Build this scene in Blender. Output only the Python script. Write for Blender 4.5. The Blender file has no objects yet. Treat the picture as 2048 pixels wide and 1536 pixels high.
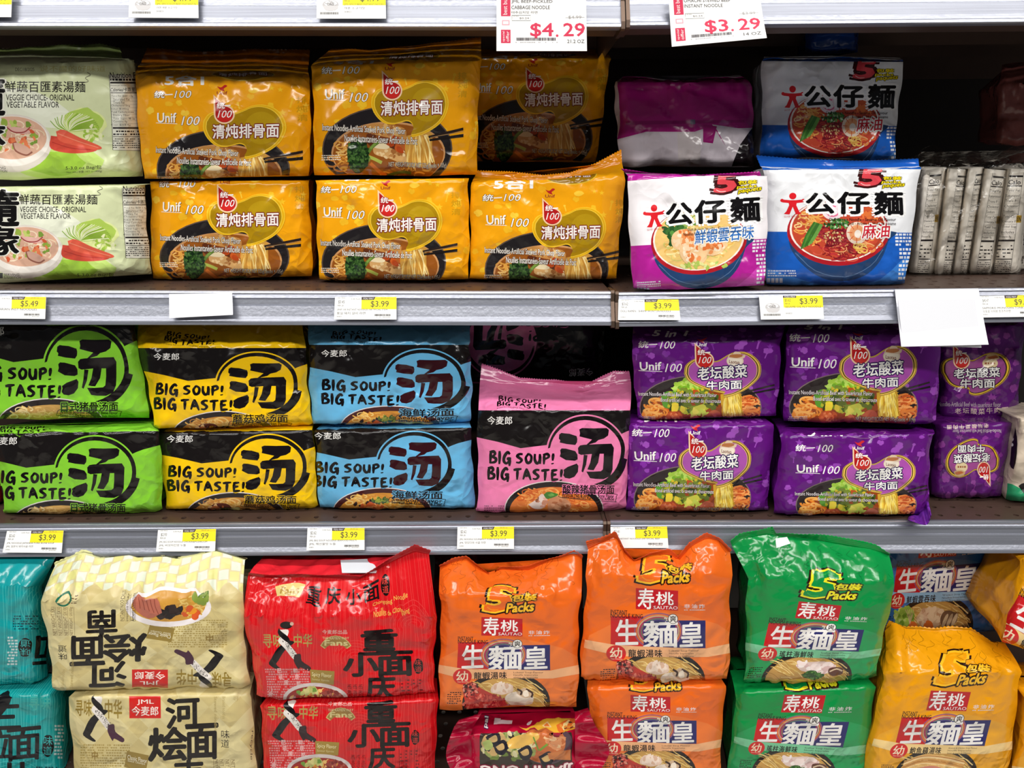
import bpy, math, random
import numpy as np
from mathutils import Vector, Matrix
from mathutils.geometry import tessellate_polygon

SC = bpy.context.scene
COL = SC.collection

# ------------------------------------------------------------------ camera
CAM = np.array((0.0, -0.87, 1.50))
FPX = 1450.0
PITCH = math.radians(15.5)
ROLL = 0.0035
cam_data = bpy.data.cameras.new('camera')
cam_data.sensor_width = 36.0
cam_data.lens = FPX / 2048 * 36.0
cam_data.clip_start = 0.02
cam = bpy.data.objects.new('camera', cam_data)
COL.objects.link(cam)
cam.matrix_world = (Matrix.Translation(Vector(CAM)) @ Matrix.Rotation(math.pi / 2 - PITCH, 4, 'X')
                    @ Matrix.Rotation(-ROLL, 4, 'Z'))
SC.camera = cam
_R = np.array(cam.matrix_world.to_3x3())

# ------------------------------------------------------------------ world, lamps, exposure
world = bpy.data.worlds.new('store_ambient')
SC.world = world
world.use_nodes = True
world.node_tree.nodes['Background'].inputs[0].default_value = (0.90, 0.95, 1.0, 1)
world.node_tree.nodes['Background'].inputs[1].default_value = 0.075


def strip_light(y, z, power, sx=7.0, sy=0.16, tilt=0.0, x=0.0, col=(1.0, 0.97, 0.93)):
    d = bpy.data.lights.new('ceiling_tube', 'AREA')
    d.shape = 'RECTANGLE'
    d.size = sx
    d.size_y = sy
    d.energy = power
    d.color = col
    o = bpy.data.objects.new('ceiling_tube', d)
    COL.objects.link(o)
    o.location = (x, y, z)
    o.rotation_euler = (tilt, 0, 0)
    return o


strip_light(-2.6, 3.2, 142, tilt=math.radians(34))
strip_light(-1.05, 3.45, 112, tilt=math.radians(12))
SC.view_settings.view_transform = 'Standard'
SC.view_settings.look = 'None'
SC.view_settings.exposure = -0.28
SC.view_settings.gamma = 1.0
SC.view_settings.use_curve_mapping = False


# ------------------------------------------------------------------ helpers
def unproj(px, Y):
    """pixel (n,2) of the 2048x1536 frame -> world points on the planes y = Y"""
    px = np.atleast_2d(np.asarray(px, float))
    Y = np.broadcast_to(np.asarray(Y, float), (len(px),))
    d = np.stack([(px[:, 0] - 1024) / FPX, -(px[:, 1] - 768) / FPX, -np.ones(len(px))], 1) @ _R.T
    t = (Y - CAM[1]) / d[:, 1]
    return CAM + d * t[:, None]


def at_z(x, y, z):
    d = unproj([(x, y)], 0.0)[0] - CAM
    return CAM + d * (z - CAM[2]) / d[2]


def at(x, y, Y):
    return unproj([(x, y)], Y)[0]


def homog(src, dst):
    A, b = [], []
    for (x, y), (u, v) in zip(src, dst):
        A.append([x, y, 1, 0, 0, 0, -u * x, -u * y]); b.append(u)
        A.append([0, 0, 0, x, y, 1, -v * x, -v * y]); b.append(v)
    h = np.linalg.solve(np.array(A, float), np.array(b, float))
    return np.append(h, 1).reshape(3, 3)


def happly(H, p):
    q = np.c_[p, np.ones(len(p))] @ H.T
    return q[:, :2] / q[:, 2:]


def lin(c):
    c = np.asarray(c, float) / 255.0
    return np.where(c <= 0.04045, c / 12.92, ((c + 0.055) / 1.055) ** 2.4)


def smooth_curve(pts, n=5):
    p = np.asarray(pts, float)
    if len(p) < 3:
        return p
    q = np.vstack([2 * p[0] - p[1], p, 2 * p[-1] - p[-2]])
    out = []
    for i in range(1, len(q) - 2):
        for k in range(n):
            t = k / n
            a, b, c, d = q[i - 1], q[i], q[i + 1], q[i + 2]
            out.append(0.5 * ((2 * b) + (-a + c) * t + (2 * a - 5 * b + 4 * c - d) * t * t + (-a + 3 * b - 3 * c + d) * t ** 3))
    out.append(p[-1])
    return np.array(out)


_glyphs = {}


def glyphs(body, off=0.0, spacing=1.0):
    key = (body, round(off, 4), spacing)
    if key not in _glyphs:
        c = bpy.data.curves.new('lettering', 'FONT')
        c.body = body
        c.size = 1
        c.resolution_u = 2
        c.offset = off
        c.space_character = spacing
        o = bpy.data.objects.new('lettering', c)
        COL.objects.link(o)
        dg = bpy.context.evaluated_depsgraph_get()
        dg.update()
        m = bpy.data.meshes.new_from_object(o.evaluated_get(dg))
        m.calc_loop_triangles()
        v = np.zeros(len(m.vertices) * 3)
        m.vertices.foreach_get('co', v)
        v = v.reshape(-1, 3)[:, :2]
        t = np.zeros(len(m.loop_triangles) * 3, int)
        m.loop_triangles.foreach_get('vertices', t)
        v = v.copy()
        v[:, 1] *= -1
        _glyphs[key] = (v, v[t.reshape(-1, 3)] if len(t) else np.zeros((0, 3, 2)))
        bpy.data.objects.remove(o)
        bpy.data.curves.remove(c)
        bpy.data.meshes.remove(m)
    return _glyphs[key]


BRUSH = {
    'B': ([[(.2, .04), (.16, .5), (.1, 1)], [(.02, .12), (.6, .06), (.78, .24), (.4, .46)], [(.36, .46), (.9, .6), (.78, .86), (.06, .95)]], 1.0),
    'I': ([[(.5, -.02), (.5, .5), (.42, 1.02)]], .42),
    'G': ([[(.86, .2), (.6, .04), (.2, .4), (.16, .78), (.5, .92), (.84, .6)], [(.48, .58), (1.02, .5)], [(.86, .54), (.82, 1.12)]], 1.15),
    'S': ([[(.95, .1), (.5, .1), (.18, .3), (.55, .5), (.82, .68), (.5, .92), (.02, .9)]], .95),
    'O': ([[(.5, .06), (.14, .45), (.35, .92), (.8, .8), (.9, .3), (.5, .06), (.3, .2)]], .95),
    'U': ([[(.16, .04), (.14, .6), (.42, .96), (.74, .76), (.84, .04)], [(.84, .04), (.88, 1.02)]], .95),
    'P': ([[(.22, .04), (.16, 1.05)], [(.02, .14), (.7, .04), (.9, .3), (.22, .58)]], .85),
    'T': ([[(-.04, .16), (1.04, .04)], [(.52, .1), (.44, 1.04)]], 1.0),
    'A': ([[(.5, -.02), (.02, 1)], [(.46, .02), (1.0, 1.04)], [(.24, .66), (.82, .6)]], 1.05),
    'E': ([[(.22, .08), (.16, .95)], [(.04, .14), (.94, .03)], [(.18, .5), (.82, .44)], [(.06, .97), (1.06, .88)]], .9),
    '!': ([[(.62, -.04), (.42, .68)], [(.34, .9), (.42, 1.02)]], .45),
}


class Art:
    """coloured shapes of a printed design, in the pixel frame of its reference pack"""

    def __init__(s):
        s.t, s.c, s.l = [], [], []
        s.n = 0
        s.rnd = random.Random(5)
        s.f = (0, 0, 1.0)

    def frame(s, ox=0, oy=0, sc=1.0):
        s.f = (ox, oy, sc)

    def _p(s, p):
        p = np.asarray(p, float)
        return np.array([s.f[0], s.f[1]]) + p / s.f[2]

    def add(s, tris, col, same=False):
        if len(tris) == 0:
            return
        if not same:
            s.n += 1
        tris = s._p(tris)
        s.t.append(tris)
        s.c.append(np.repeat(lin(col)[None], len(tris), 0))
        s.l.append(np.full(len(tris), s.n))

    def poly(s, pts, col, curve=0, same=False):
        if curve:
            pts = smooth_curve(list(pts) + [pts[0]], curve)[:-1]
        v = [Vector((float(a), float(b), 0)) for a, b in pts]
        t = tessellate_polygon([v])
        P = np.array([(a.x, a.y) for a in v])
        if len(t):
            s.add(P[np.array(t)], col, same)

    def rect(s, x0, y0, x1, y1, col, same=False):
        s.poly([(x0, y0), (x1, y0), (x1, y1), (x0, y1)], col, same=same)

    def ell(s, cx, cy, rx, ry, col, a0=0, a1=360, n=32, same=False, rot=0):
        a = np.radians(np.linspace(a0, a1, n + 1))
        x, y = rx * np.cos(a), ry * np.sin(a)
        r = math.radians(rot)
        P = np.c_[cx + x * math.cos(r) - y * math.sin(r), cy + x * math.sin(r) + y * math.cos(r)]
        t = np.stack([np.repeat([[cx, cy]], n, 0), P[:-1], P[1:]], 1)
        s.add(t, col, same)

    def ring(s, cx, cy, rx, ry, w, col, a0=0, a1=360, n=48, w1=None, wy=None):
        a = np.radians(np.linspace(a0, a1, n + 1))
        ww = np.linspace(w, w if w1 is None else w1, n + 1)
        o = np.c_[cx + rx * np.cos(a), cy + ry * np.sin(a)]
        i = np.c_[cx + (rx - ww) * np.cos(a), cy + (ry - ww) * np.sin(a)]
        s.add(np.concatenate([np.stack([o[:-1], o[1:], i[1:]], 1), np.stack([o[:-1], i[1:], i[:-1]], 1)]), col)

    def line(s, pts, w, col, curve=0, taper=None, same=False, closed=False):
        p = np.asarray(list(pts) + ([pts[0]] if closed else []), float)
        if curve and len(p) == 2:
            p = p[0] + (p[1] - p[0]) * np.linspace(0, 1, 7)[:, None]
        elif curve:
            p = smooth_curve(p, curve)
        d = np.gradient(p, axis=0)
        d /= np.maximum(np.linalg.norm(d, axis=1), 1e-6)[:, None]
        nrm = np.c_[-d[:, 1], d[:, 0]]
        if taper is None:
            ww = np.full(len(p), w)
        else:
            ww = w * np.interp(np.linspace(0, 1, len(p)), np.linspace(0, 1, len(taper)), taper)
        a, b = p + nrm * ww[:, None] / 2, p - nrm * ww[:, None] / 2
        s.add(np.concatenate([np.stack([a[:-1], a[1:], b[1:]], 1), np.stack([a[:-1], b[1:], b[:-1]], 1)]), col, same)

    def text(s, x0, y0, x1, y1, body, col, out=None, ow=0.05, bold=0.0, dy=0.0, shear=0.0, rot=None, spacing=1.0):
        """lettering fitted to a box; dy lifts its right end, rot turns it (90 or 180) inside the box"""
        v, base = glyphs(body, 0.0, spacing)
        if len(base) == 0:
            return
        mn, mx = v.min(0), v.max(0)
        hpx = abs(y1 - y0) / s.f[2]

        def stamp(rad, n):
            if rad <= 0.004:
                return [base]
            return [base + rad * np.array([math.cos(a), math.sin(a)]) for a in np.arange(n) * 2 * math.pi / n + .3]

        def fit(t):
            q = (t - mn) / (mx - mn)
            if rot == 180:
                q = 1 - q
            elif rot == 90:
                q = np.stack([1 - q[..., 1], q[..., 0]], -1)
            elif rot == -90:
                q = np.stack([q[..., 1], 1 - q[..., 0]], -1)
            x = x0 + q[..., 0] * (x1 - x0) + shear * (1 - q[..., 1]) * (y1 - y0)
            y = y0 + q[..., 1] * (y1 - y0) - dy * q[..., 0]
            return np.stack([x, y], -1)
        big = hpx > 14
        bold = bold * .62
        if out is not None:
            for t in stamp(bold + ow, 8 if big else 6 if hpx > 8 else 4): s.add(fit(t), out)
        for t in stamp(bold, 6 if big else 3 if hpx > 6 else 1): s.add(fit(t), col)

    def blob(s, cx, cy, rx, ry, col, jit=0.25, n=10, same=False, rot=0):
        a = np.linspace(0, 2 * math.pi, n, endpoint=False)
        r = [1 + s.rnd.uniform(-jit, jit) for _ in range(n)]
        c, d = math.cos(rot), math.sin(rot)
        pts = [(cx + (rx * math.cos(t) * k) * c - (ry * math.sin(t) * k) * d, cy + (rx * math.cos(t) * k) * d + (ry * math.sin(t) * k) * c) for t, k in zip(a, r)]
        s.poly(pts, col, curve=2, same=same)

    def brush(s, x0, y0, x1, y1, word, w, col, dy=0.0, out=None, ow=0):
        w = w * 1.3
        tot = sum(BRUSH[c][1] + .22 for c in word)
        for pas in ((0, 1) if out is not None else (1,)):
            x = x0
            first = True
            for c in word:
                st, cw = BRUSH[c]
                gw = cw / tot * (x1 - x0)
                for k in st:
                    pts = [(x + a * gw, y0 + b * (y1 - y0) - dy * (x + a * gw - x0) / (x1 - x0)) for a, b in k]
                    s.line(pts, w + (ow if pas == 0 else 0), out if pas == 0 else col, curve=4, taper=[.75, 1.12, .95, .6], same=False)
                    first = False
                x += (cw + .22) / tot * (x1 - x0)

    # ---- food
    def noodles(s, cx, cy, rx, ry, n, cols, w, size=None):
        size = size or ry * .5
        for i in range(n):
            a, r = s.rnd.uniform(0, 6.283), math.sqrt(s.rnd.random()) * .82
            x, y = cx + rx * r * math.cos(a), cy + ry * r * math.sin(a)
            t0, R = s.rnd.uniform(0, 6.283), size * s.rnd.uniform(.35, 1)
            span = s.rnd.uniform(2, 5)
            pts = [(x + R * math.cos(t0 + span * k / 6) * (1 + .1 * k), y + .7 * R * math.sin(t0 + span * k / 6)) for k in range(7)]
            s.line(pts, w * s.rnd.uniform(.7, 1.2), s.rnd.choice(cols), curve=2)

    def strands(s, x0, y0, x1, y1, n, cols, w, lean=0.0, wav=1.0):
        for i in range(n):
            f = (i + .5) / n
            xa, xb = x0 + (x1 - x0) * (.25 + .5 * f), x0 + (x1 - x0) * f
            ya, yb = y0 + s.rnd.uniform(0, .1) * (y1 - y0), y1 - s.rnd.uniform(0, .25) * (y1 - y0)
            pts = []
            for k in range(6):
                q = k / 5
                pts.append((xa + (xb - xa) * q ** .7 + lean * q + wav * math.sin(q * 7 + f * 9 + i), ya + (yb - ya) * q))
            s.line(pts, w * s.rnd.uniform(.7, 1.2), s.rnd.choice(cols), curve=2)

    def bits(s, cx, cy, rx, ry, n, cols, size, jit=.35):
        for i in range(n):
            a, r = s.rnd.uniform(0, 6.283), math.sqrt(s.rnd.random())
            s.blob(cx + rx * r * math.cos(a), cy + ry * r * math.sin(a), size * s.rnd.uniform(.5, 1.2), size * s.rnd.uniform(.4, .9), s.rnd.choice(cols), jit, 7, rot=s.rnd.uniform(0, 3))

    def fine_print(s, x0, y0, x1, y1, rows, col, fill=.8, lw=.5):
        """rows of print too small to read: short dashes"""
        h = (y1 - y0) / rows
        first = True
        for r in range(rows):
            x = x0
            while x < x1 - h * .4:
                wd = h * s.rnd.uniform(.4, 1.1)
                if s.rnd.random() < fill:
                    xe = min(x + wd, x1)
                    s.rect(x, y0 + r * h + h * (.5 - lw / 2), xe, y0 + r * h + h * (.5 + lw / 2), col, same=False)
                    first = False
                x += wd + h * .28

    def cover(s):
        """raster of the uppermost layer, used to drop print that other print hides"""
        if not hasattr(s, 'cov'):
            T, C, L = s.arrays()
            K = 4.0
            lo = np.floor(T.reshape(-1, 2).min(0)) - 1
            hi = np.ceil(T.reshape(-1, 2).max(0)) + 1
            lo, hi = np.maximum(lo, lo * 0 + np.median(T.reshape(-1, 2), 0) - 420), np.minimum(hi, np.median(T.reshape(-1, 2), 0) + 420)
            w, h = ((hi - lo) * K).astype(int)
            R = np.zeros((h, w), np.int32)
            lev = np.zeros((h, w), np.int32)
            s.levels = np.zeros(s.n + 2, int)
            P = (T - lo) * K - .5
            cuts = np.flatnonzero(np.diff(L)) + 1
            for grp in np.split(np.arange(len(L)), cuts):
                l = L[grp[0]]
                masks, top = [], 0
                for t in P[grp]:
                    x0, y0 = max(0, math.floor(t[:, 0].min())), max(0, math.floor(t[:, 1].min()))
                    x1, y1 = min(w - 1, math.ceil(t[:, 0].max())), min(h - 1, math.ceil(t[:, 1].max()))
                    if x1 < x0 or y1 < y0: continue
                    top = max(top, lev[y0:y1 + 1, x0:x1 + 1].max()) if (x1 - x0) * (y1 - y0) < 40 else top
                    (ax, ay), (bx, by), (cx, cy) = t
                    X = np.arange(x0, x1 + 1)[None]
                    Y = np.arange(y0, y1 + 1)[:, None]
                    e0 = (bx - ax) * (Y - ay) - (by - ay) * (X - ax)
                    e1 = (cx - bx) * (Y - by) - (cy - by) * (X - bx)
                    e2 = (ax - cx) * (Y - cy) - (ay - cy) * (X - cx)
                    m = ((e0 >= 0) & (e1 >= 0) & (e2 >= 0)) | ((e0 <= 0) & (e1 <= 0) & (e2 <= 0))
                    if m.any():
                        top = max(top, lev[y0:y1 + 1, x0:x1 + 1][m].max())
                        masks.append((y0, y1, x0, x1, m))
                s.levels[l] = top + 1
                for y0, y1, x0, x1, m in masks:
                    R[y0:y1 + 1, x0:x1 + 1][m] = l
                    lev[y0:y1 + 1, x0:x1 + 1][m] = top + 1
            s.cov = (R, lo, K)
        return s.cov

    def seen(s, T, L):
        R, lo, K = s.cover()
        ok = np.zeros(len(T), bool)
        ext = (T.max(1) - T.min(1)).max(1)

        def probe(sel, n):
            for i in range(n + 1):
                for j in range(n + 1 - i):
                    w = (np.array([i, j, n - i - j]) / n) * .94 + .02
                    p = (T[sel] * w[None, :, None]).sum(1)
                    k = np.floor((p - lo) * K).astype(int)
                    inside = (k[:, 0] >= 0) & (k[:, 1] >= 0) & (k[:, 0] < R.shape[1]) & (k[:, 1] < R.shape[0])
                    q = R[np.clip(k[:, 1], 0, R.shape[0] - 1), np.clip(k[:, 0], 0, R.shape[1] - 1)]
                    ok[sel] |= ~inside | (q <= L[sel])
        ok |= ext > 14
        for e0, e1, n in ((0, 1.5, 3), (1.5, 5, 6), (5, 14, 11)):
            m = np.flatnonzero((ext > e0) & (ext <= e1))
            if len(m): probe(m, n)
        return ok

    def arrays(s):
        return np.concatenate(s.t), np.concatenate(s.c), np.concatenate(s.l)


def split_tris(T, C, L, axis, values, small=0.0):
    """cut triangles (uv + layer kept beside) along the straight lines  dot(p, axis) = value"""
    ax = np.asarray(axis, float)
    for val in values:
        d = T @ ax - val
        mn, mx = d.min(1), d.max(1)
        m = (mn < -1e-7) & (mx > 1e-7) & (mx - mn > small)
        if not m.any():
            continue
        S, D, CC, LL = T[m], d[m], C[m], L[m]
        pos = D > 0
        npos = pos.sum(1)
        lone = np.where(npos == 1, pos.argmax(1), (~pos).argmax(1))
        idx = (lone[:, None] + np.arange(3)) % 3
        r = np.arange(len(S))[:, None]
        S, D = S[r, idx], D[r, idx]
        t1 = (D[:, 0] / (D[:, 0] - D[:, 1]))[:, None]
        t2 = (D[:, 0] / (D[:, 0] - D[:, 2]))[:, None]
        a = S[:, 0] + (S[:, 1] - S[:, 0]) * t1
        b = S[:, 0] + (S[:, 2] - S[:, 0]) * t2
        new = np.concatenate([np.stack([S[:, 0], a, b], 1), np.stack([a, S[:, 1], S[:, 2]], 1), np.stack([a, S[:, 2], b], 1)])
        T = np.concatenate([T[~m], new])
        C = np.concatenate([C[~m], CC, CC, CC])
        L = np.concatenate([L[~m], LL, LL, LL])
    return T, C, L


def keep(T, C, L, u0, u1, v0, v1):
    c = T.mean(1)
    m = (c[:, 0] > u0) & (c[:, 0] < u1) & (c[:, 1] > v0) & (c[:, 1] < v1)
    e1, e2 = T[:, 1] - T[:, 0], T[:, 2] - T[:, 0]
    m &= np.abs(e1[:, 0] * e2[:, 1] - e1[:, 1] * e2[:, 0]) > 1e-11
    return T[m], C[m], L[m]


def mesh_from(name, V, faces, colors, normals, mats, parent=None):
    """V (n,3); faces list of index arrays per size [(m,3),(k,4)...]; colours per face"""
    me = bpy.data.meshes.new(name)
    loops = np.concatenate([f.ravel() for f in faces])
    sizes = np.concatenate([np.full(len(f), f.shape[1]) for f in faces])
    me.vertices.add(len(V))
    me.vertices.foreach_set('co', np.ascontiguousarray(V, dtype=np.float32).ravel())
    me.loops.add(len(loops))
    me.loops.foreach_set('vertex_index', loops.astype(np.int32))
    me.polygons.add(len(sizes))
    starts = np.concatenate([[0], np.cumsum(sizes)[:-1]])
    me.polygons.foreach_set('loop_start', starts.astype(np.int32))
    me.polygons.foreach_set('loop_total', sizes.astype(np.int32))
    me.update(calc_edges=True)
    if colors is not None:
        at_ = me.color_attributes.new('Col', 'FLOAT_COLOR', 'CORNER')
        cc = np.repeat(np.c_[colors, np.ones(len(colors))], sizes, 0)
        at_.data.foreach_set('color', cc.astype(np.float32).ravel())
    me.polygons.foreach_set('use_smooth', np.ones(len(sizes), bool))
    if normals is not None:
        me.normals_split_custom_set_from_vertices(normals.tolist())
    for m in mats:
        me.materials.append(m)
    o = bpy.data.objects.new(name, me)
    COL.objects.link(o)
    if parent is not None:
        o.parent = parent
    return o


def tag(o, label=None, cat=None, group=None, kind=None):
    if label: o['label'] = label
    if cat: o['category'] = cat
    if group: o['group'] = group
    if kind: o['kind'] = kind
    return o


def empty(name, loc):
    o = bpy.data.objects.new(name, None)
    o.empty_display_size = 0.05
    o.location = Vector([float(a) for a in loc])
    COL.objects.link(o)
    return o


# ------------------------------------------------------------------ materials
def nodes_of(name):
    m = bpy.data.materials.new(name)
    m.use_nodes = True
    nt = m.node_tree
    return m, nt, nt.nodes['Principled BSDF']


def film_material(name, rough=0.17, bump=0.32, scale=24.0, spec=0.5):
    """printed film: colour from the print, crumpled in patches, slick elsewhere"""
    m, nt, b = nodes_of(name)
    L = nt.links.new
    at_ = nt.nodes.new('ShaderNodeVertexColor')
    at_.layer_name = 'Col'
    L(at_.outputs['Color'], b.inputs['Base Color'])
    b.inputs['Roughness'].default_value = rough
    b.inputs['Specular IOR Level'].default_value = spec
    tc = nt.nodes.new('ShaderNodeTexCoord')
    warp = nt.nodes.new('ShaderNodeTexNoise')
    warp.inputs['Scale'].default_value = scale
    warp.inputs['Detail'].default_value = 2.0
    L(tc.outputs['Object'], warp.inputs['Vector'])
    mix = nt.nodes.new('ShaderNodeMix')
    mix.data_type = 'VECTOR'
    mix.inputs[0].default_value = 0.06
    L(tc.outputs['Object'], mix.inputs[4])
    L(warp.outputs['Color'], mix.inputs[5])
    hs = []
    for k, (sc, wt) in enumerate(((scale, .030), (scale * 2.3, .011))):
        v = nt.nodes.new('ShaderNodeTexVoronoi')
        v.feature = 'F1'
        v.inputs['Scale'].default_value = sc
        L(mix.outputs[1], v.inputs['Vector'])
        q = nt.nodes.new('ShaderNodeMath')
        q.operation = 'MULTIPLY'
        q.inputs[1].default_value = wt
        L(v.outputs['Distance'], q.inputs[0])
        hs.append(q)
    ad = nt.nodes.new('ShaderNodeMath')
    L(hs[0].outputs[0], ad.inputs[0])
    L(hs[1].outputs[0], ad.inputs[1])
    pn = nt.nodes.new('ShaderNodeTexNoise')
    pn.inputs['Scale'].default_value = 17.0
    pn.inputs['Detail'].default_value = 2.0
    L(tc.outputs['Object'], pn.inputs['Vector'])
    mr = nt.nodes.new('ShaderNodeMapRange')
    mr.interpolation_type = 'SMOOTHSTEP'
    mr.inputs[1].default_value = .42
    mr.inputs[2].default_value = .68
    mr.inputs[3].default_value = .18
    L(pn.outputs['Fac'], mr.inputs[0])
    st = nt.nodes.new('ShaderNodeMath')
    st.operation = 'MULTIPLY'
    st.inputs[1].default_value = bump
    L(mr.outputs[0], st.inputs[0])
    bp = nt.nodes.new('ShaderNodeBump')
    bp.inputs['Distance'].default_value = 1.0
    L(st.outputs[0], bp.inputs['Strength'])
    L(ad.outputs[0], bp.inputs['Height'])
    L(bp.outputs['Normal'], b.inputs['Normal'])
    return m


def plain_material(name, col, rough=0.5, metal=0.0, noise=0.0, scale=60.0, bump=0.0, spec=0.5):
    m, nt, b = nodes_of(name)
    c = lin(col)
    b.inputs['Base Color'].default_value = (*c, 1)
    b.inputs['Roughness'].default_value = rough
    b.inputs['Metallic'].default_value = metal
    b.inputs['Specular IOR Level'].default_value = spec
    tc = nt.nodes.new('ShaderNodeTexCoord')
    n1 = nt.nodes.new('ShaderNodeTexNoise')
    n1.inputs['Scale'].default_value = scale
    n1.inputs['Detail'].default_value = 4
    nt.links.new(tc.outputs['Object'], n1.inputs['Vector'])
    if noise:
        r = nt.nodes.new('ShaderNodeValToRGB')
        r.color_ramp.elements[0].color = (*(c * (1 - noise)), 1)
        r.color_ramp.elements[1].color = (*np.minimum(c * (1 + noise), 1), 1)
        nt.links.new(n1.outputs['Fac'], r.inputs['Fac'])
        nt.links.new(r.outputs['Color'], b.inputs['Base Color'])
    if bump:
        bp = nt.nodes.new('ShaderNodeBump')
        bp.inputs['Strength'].default_value = bump
        bp.inputs['Distance'].default_value = 0.001
        nt.links.new(n1.outputs['Fac'], bp.inputs['Height'])
        nt.links.new(bp.outputs['Normal'], b.inputs['Normal'])
    return m


M_FILM = film_material('printed_film')
M_FILM_SOFT = film_material('soft_printed_film', rough=0.30, bump=0.3)
M_PAPER = film_material('printed_paper', rough=0.55, bump=0.01, spec=0.3)
M_DECK = plain_material('brown_shelf_paint', (74, 56, 48), 0.42, noise=0.18, scale=35)
M_DARK = plain_material('dark_back_panel', (38, 32, 30), 0.7)
M_STEEL = plain_material('bracket_bronze', (96, 78, 66), 0.35, metal=0.6)
M_FLOOR = plain_material('pale_vinyl_floor', (190, 186, 178), 0.35, noise=0.06, scale=6)


def rail_material():
    m, nt, b = nodes_of('aluminium_price_rail')
    b.inputs['Metallic'].default_value = 0.7
    b.inputs['Roughness'].default_value = 0.32
    tc = nt.nodes.new('ShaderNodeTexCoord')
    mp = nt.nodes.new('ShaderNodeMapping')
    mp.inputs['Scale'].default_value = (6, 200, 500)
    n = nt.nodes.new('ShaderNodeTexNoise')
    n.inputs['Scale'].default_value = 1.0
    n.inputs['Detail'].default_value = 5
    nt.links.new(tc.outputs['Object'], mp.inputs['Vector'])
    nt.links.new(mp.outputs['Vector'], n.inputs['Vector'])
    r = nt.nodes.new('ShaderNodeValToRGB')
    r.color_ramp.elements[0].color = (*lin((132, 134, 145)), 1)
    r.color_ramp.elements[1].color = (*lin((188, 192, 204)), 1)
    nt.links.new(n.outputs['Fac'], r.inputs['Fac'])
    nt.links.new(r.outputs['Color'], b.inputs['Base Color'])
    n2 = nt.nodes.new('ShaderNodeTexNoise')
    n2.inputs['Scale'].default_value = 260
    nt.links.new(tc.outputs['Object'], n2.inputs['Vector'])
    bp = nt.nodes.new('ShaderNodeBump')
    bp.inputs['Strength'].default_value = 0.25
    bp.inputs['Distance'].default_value = 0.0006
    nt.links.new(n2.outputs['Fac'], bp.inputs['Height'])
    nt.links.new(bp.outputs['Normal'], b.inputs['Normal'])
    return m


M_RAIL = rail_material()


def wrap_material():
    """clear crinkled wrap: sees through, mirrors the lamps"""
    m, nt, b = nodes_of('clear_wrap_film')
    L = nt.links.new
    out = nt.nodes['Material Output']
    tr = nt.nodes.new('ShaderNodeBsdfTransparent')
    tr.inputs[0].default_value = (.98, .98, .97, 1)
    gl = nt.nodes.new('ShaderNodeBsdfGlossy')
    gl.inputs['Roughness'].default_value = .12
    lw = nt.nodes.new('ShaderNodeFresnel')
    lw.inputs['IOR'].default_value = 1.5
    mx = nt.nodes.new('ShaderNodeMixShader')
    tc = nt.nodes.new('ShaderNodeTexCoord')
    n = nt.nodes.new('ShaderNodeTexNoise')
    n.inputs['Scale'].default_value = 40
    n.inputs['Distortion'].default_value = 2
    L(tc.outputs['Object'], n.inputs['Vector'])
    bp = nt.nodes.new('ShaderNodeBump')
    bp.inputs['Strength'].default_value = 0.35
    bp.inputs['Distance'].default_value = 0.005
    L(n.outputs['Fac'], bp.inputs['Height'])
    L(bp.outputs['Normal'], gl.inputs['Normal'])
    L(bp.outputs['Normal'], lw.inputs['Normal'])
    hf = nt.nodes.new('ShaderNodeMath')
    hf.operation = 'MULTIPLY'
    hf.use_clamp = True
    hf.inputs[1].default_value = .7
    L(lw.outputs[0], hf.inputs[0])
    L(hf.outputs[0], mx.inputs[0])
    L(tr.outputs[0], mx.inputs[1])
    L(gl.outputs[0], mx.inputs[2])
    L(mx.outputs[0], out.inputs['Surface'])
    nt.nodes.remove(b)
    return m


M_WRAP = wrap_material()
EPS = 9e-6
BASE_OFF = 5e-5


# ------------------------------------------------------------------ soft film packs
def polyline_at(pts, u):
    p = np.asarray(pts, float)
    d = (p[:, 0] - p[0, 0]) / (p[-1, 0] - p[0, 0])
    return np.c_[np.interp(u, d, p[:, 0]), np.interp(u, d, p[:, 1])]


def wrinkle_field(seed, W, H, amp, count):
    r = random.Random(seed)
    cs = []
    for i in range(count):
        edge = r.random()
        u, v = r.random(), r.random()
        if edge < .3: v = r.choice((r.uniform(-.05, .18), r.uniform(.82, 1)))
        elif edge < .55: u = r.choice((r.uniform(0, .14), r.uniform(.86, 1)))
        a = r.uniform(0, math.pi)
        cs.append((u * W, v * H, math.cos(a), math.sin(a), r.uniform(.02, .07), r.uniform(.0022, .006), r.choice((-1, 1)) * amp * r.uniform(.35, 1.0)))
    ph = [r.uniform(0, 6.28) for _ in range(8)]

    def f(u, v):
        x, y = u * W, v * H
        z = np.zeros_like(x)
        for cx, cy, c, s, L, w, a in cs:
            dx, dy = x - cx, y - cy
            t, n = (dx * c + dy * s) / L, (-dx * s + dy * c) / w
            z += a * np.exp(-t * t) * np.exp(-np.abs(n)) 
        z += amp * .7 * np.sin(x * 55 + ph[0] + 1.5 * np.sin(y * 38 + ph[1])) * np.sin(y * 47 + ph[2])
        g = np.exp(-np.abs(v) * H / .018)
        z += amp * .9 * g * np.sin(x * 210 + ph[3] + 2 * np.sin(x * 70 + ph[4]))
        g = np.exp(-np.abs(1 - v) * H / .012)
        z += amp * .8 * g * np.sin(x * 190 + ph[5] + 2 * np.sin(x * 60 + ph[6]))
        return z
    return f


TOPZ = {}


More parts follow.
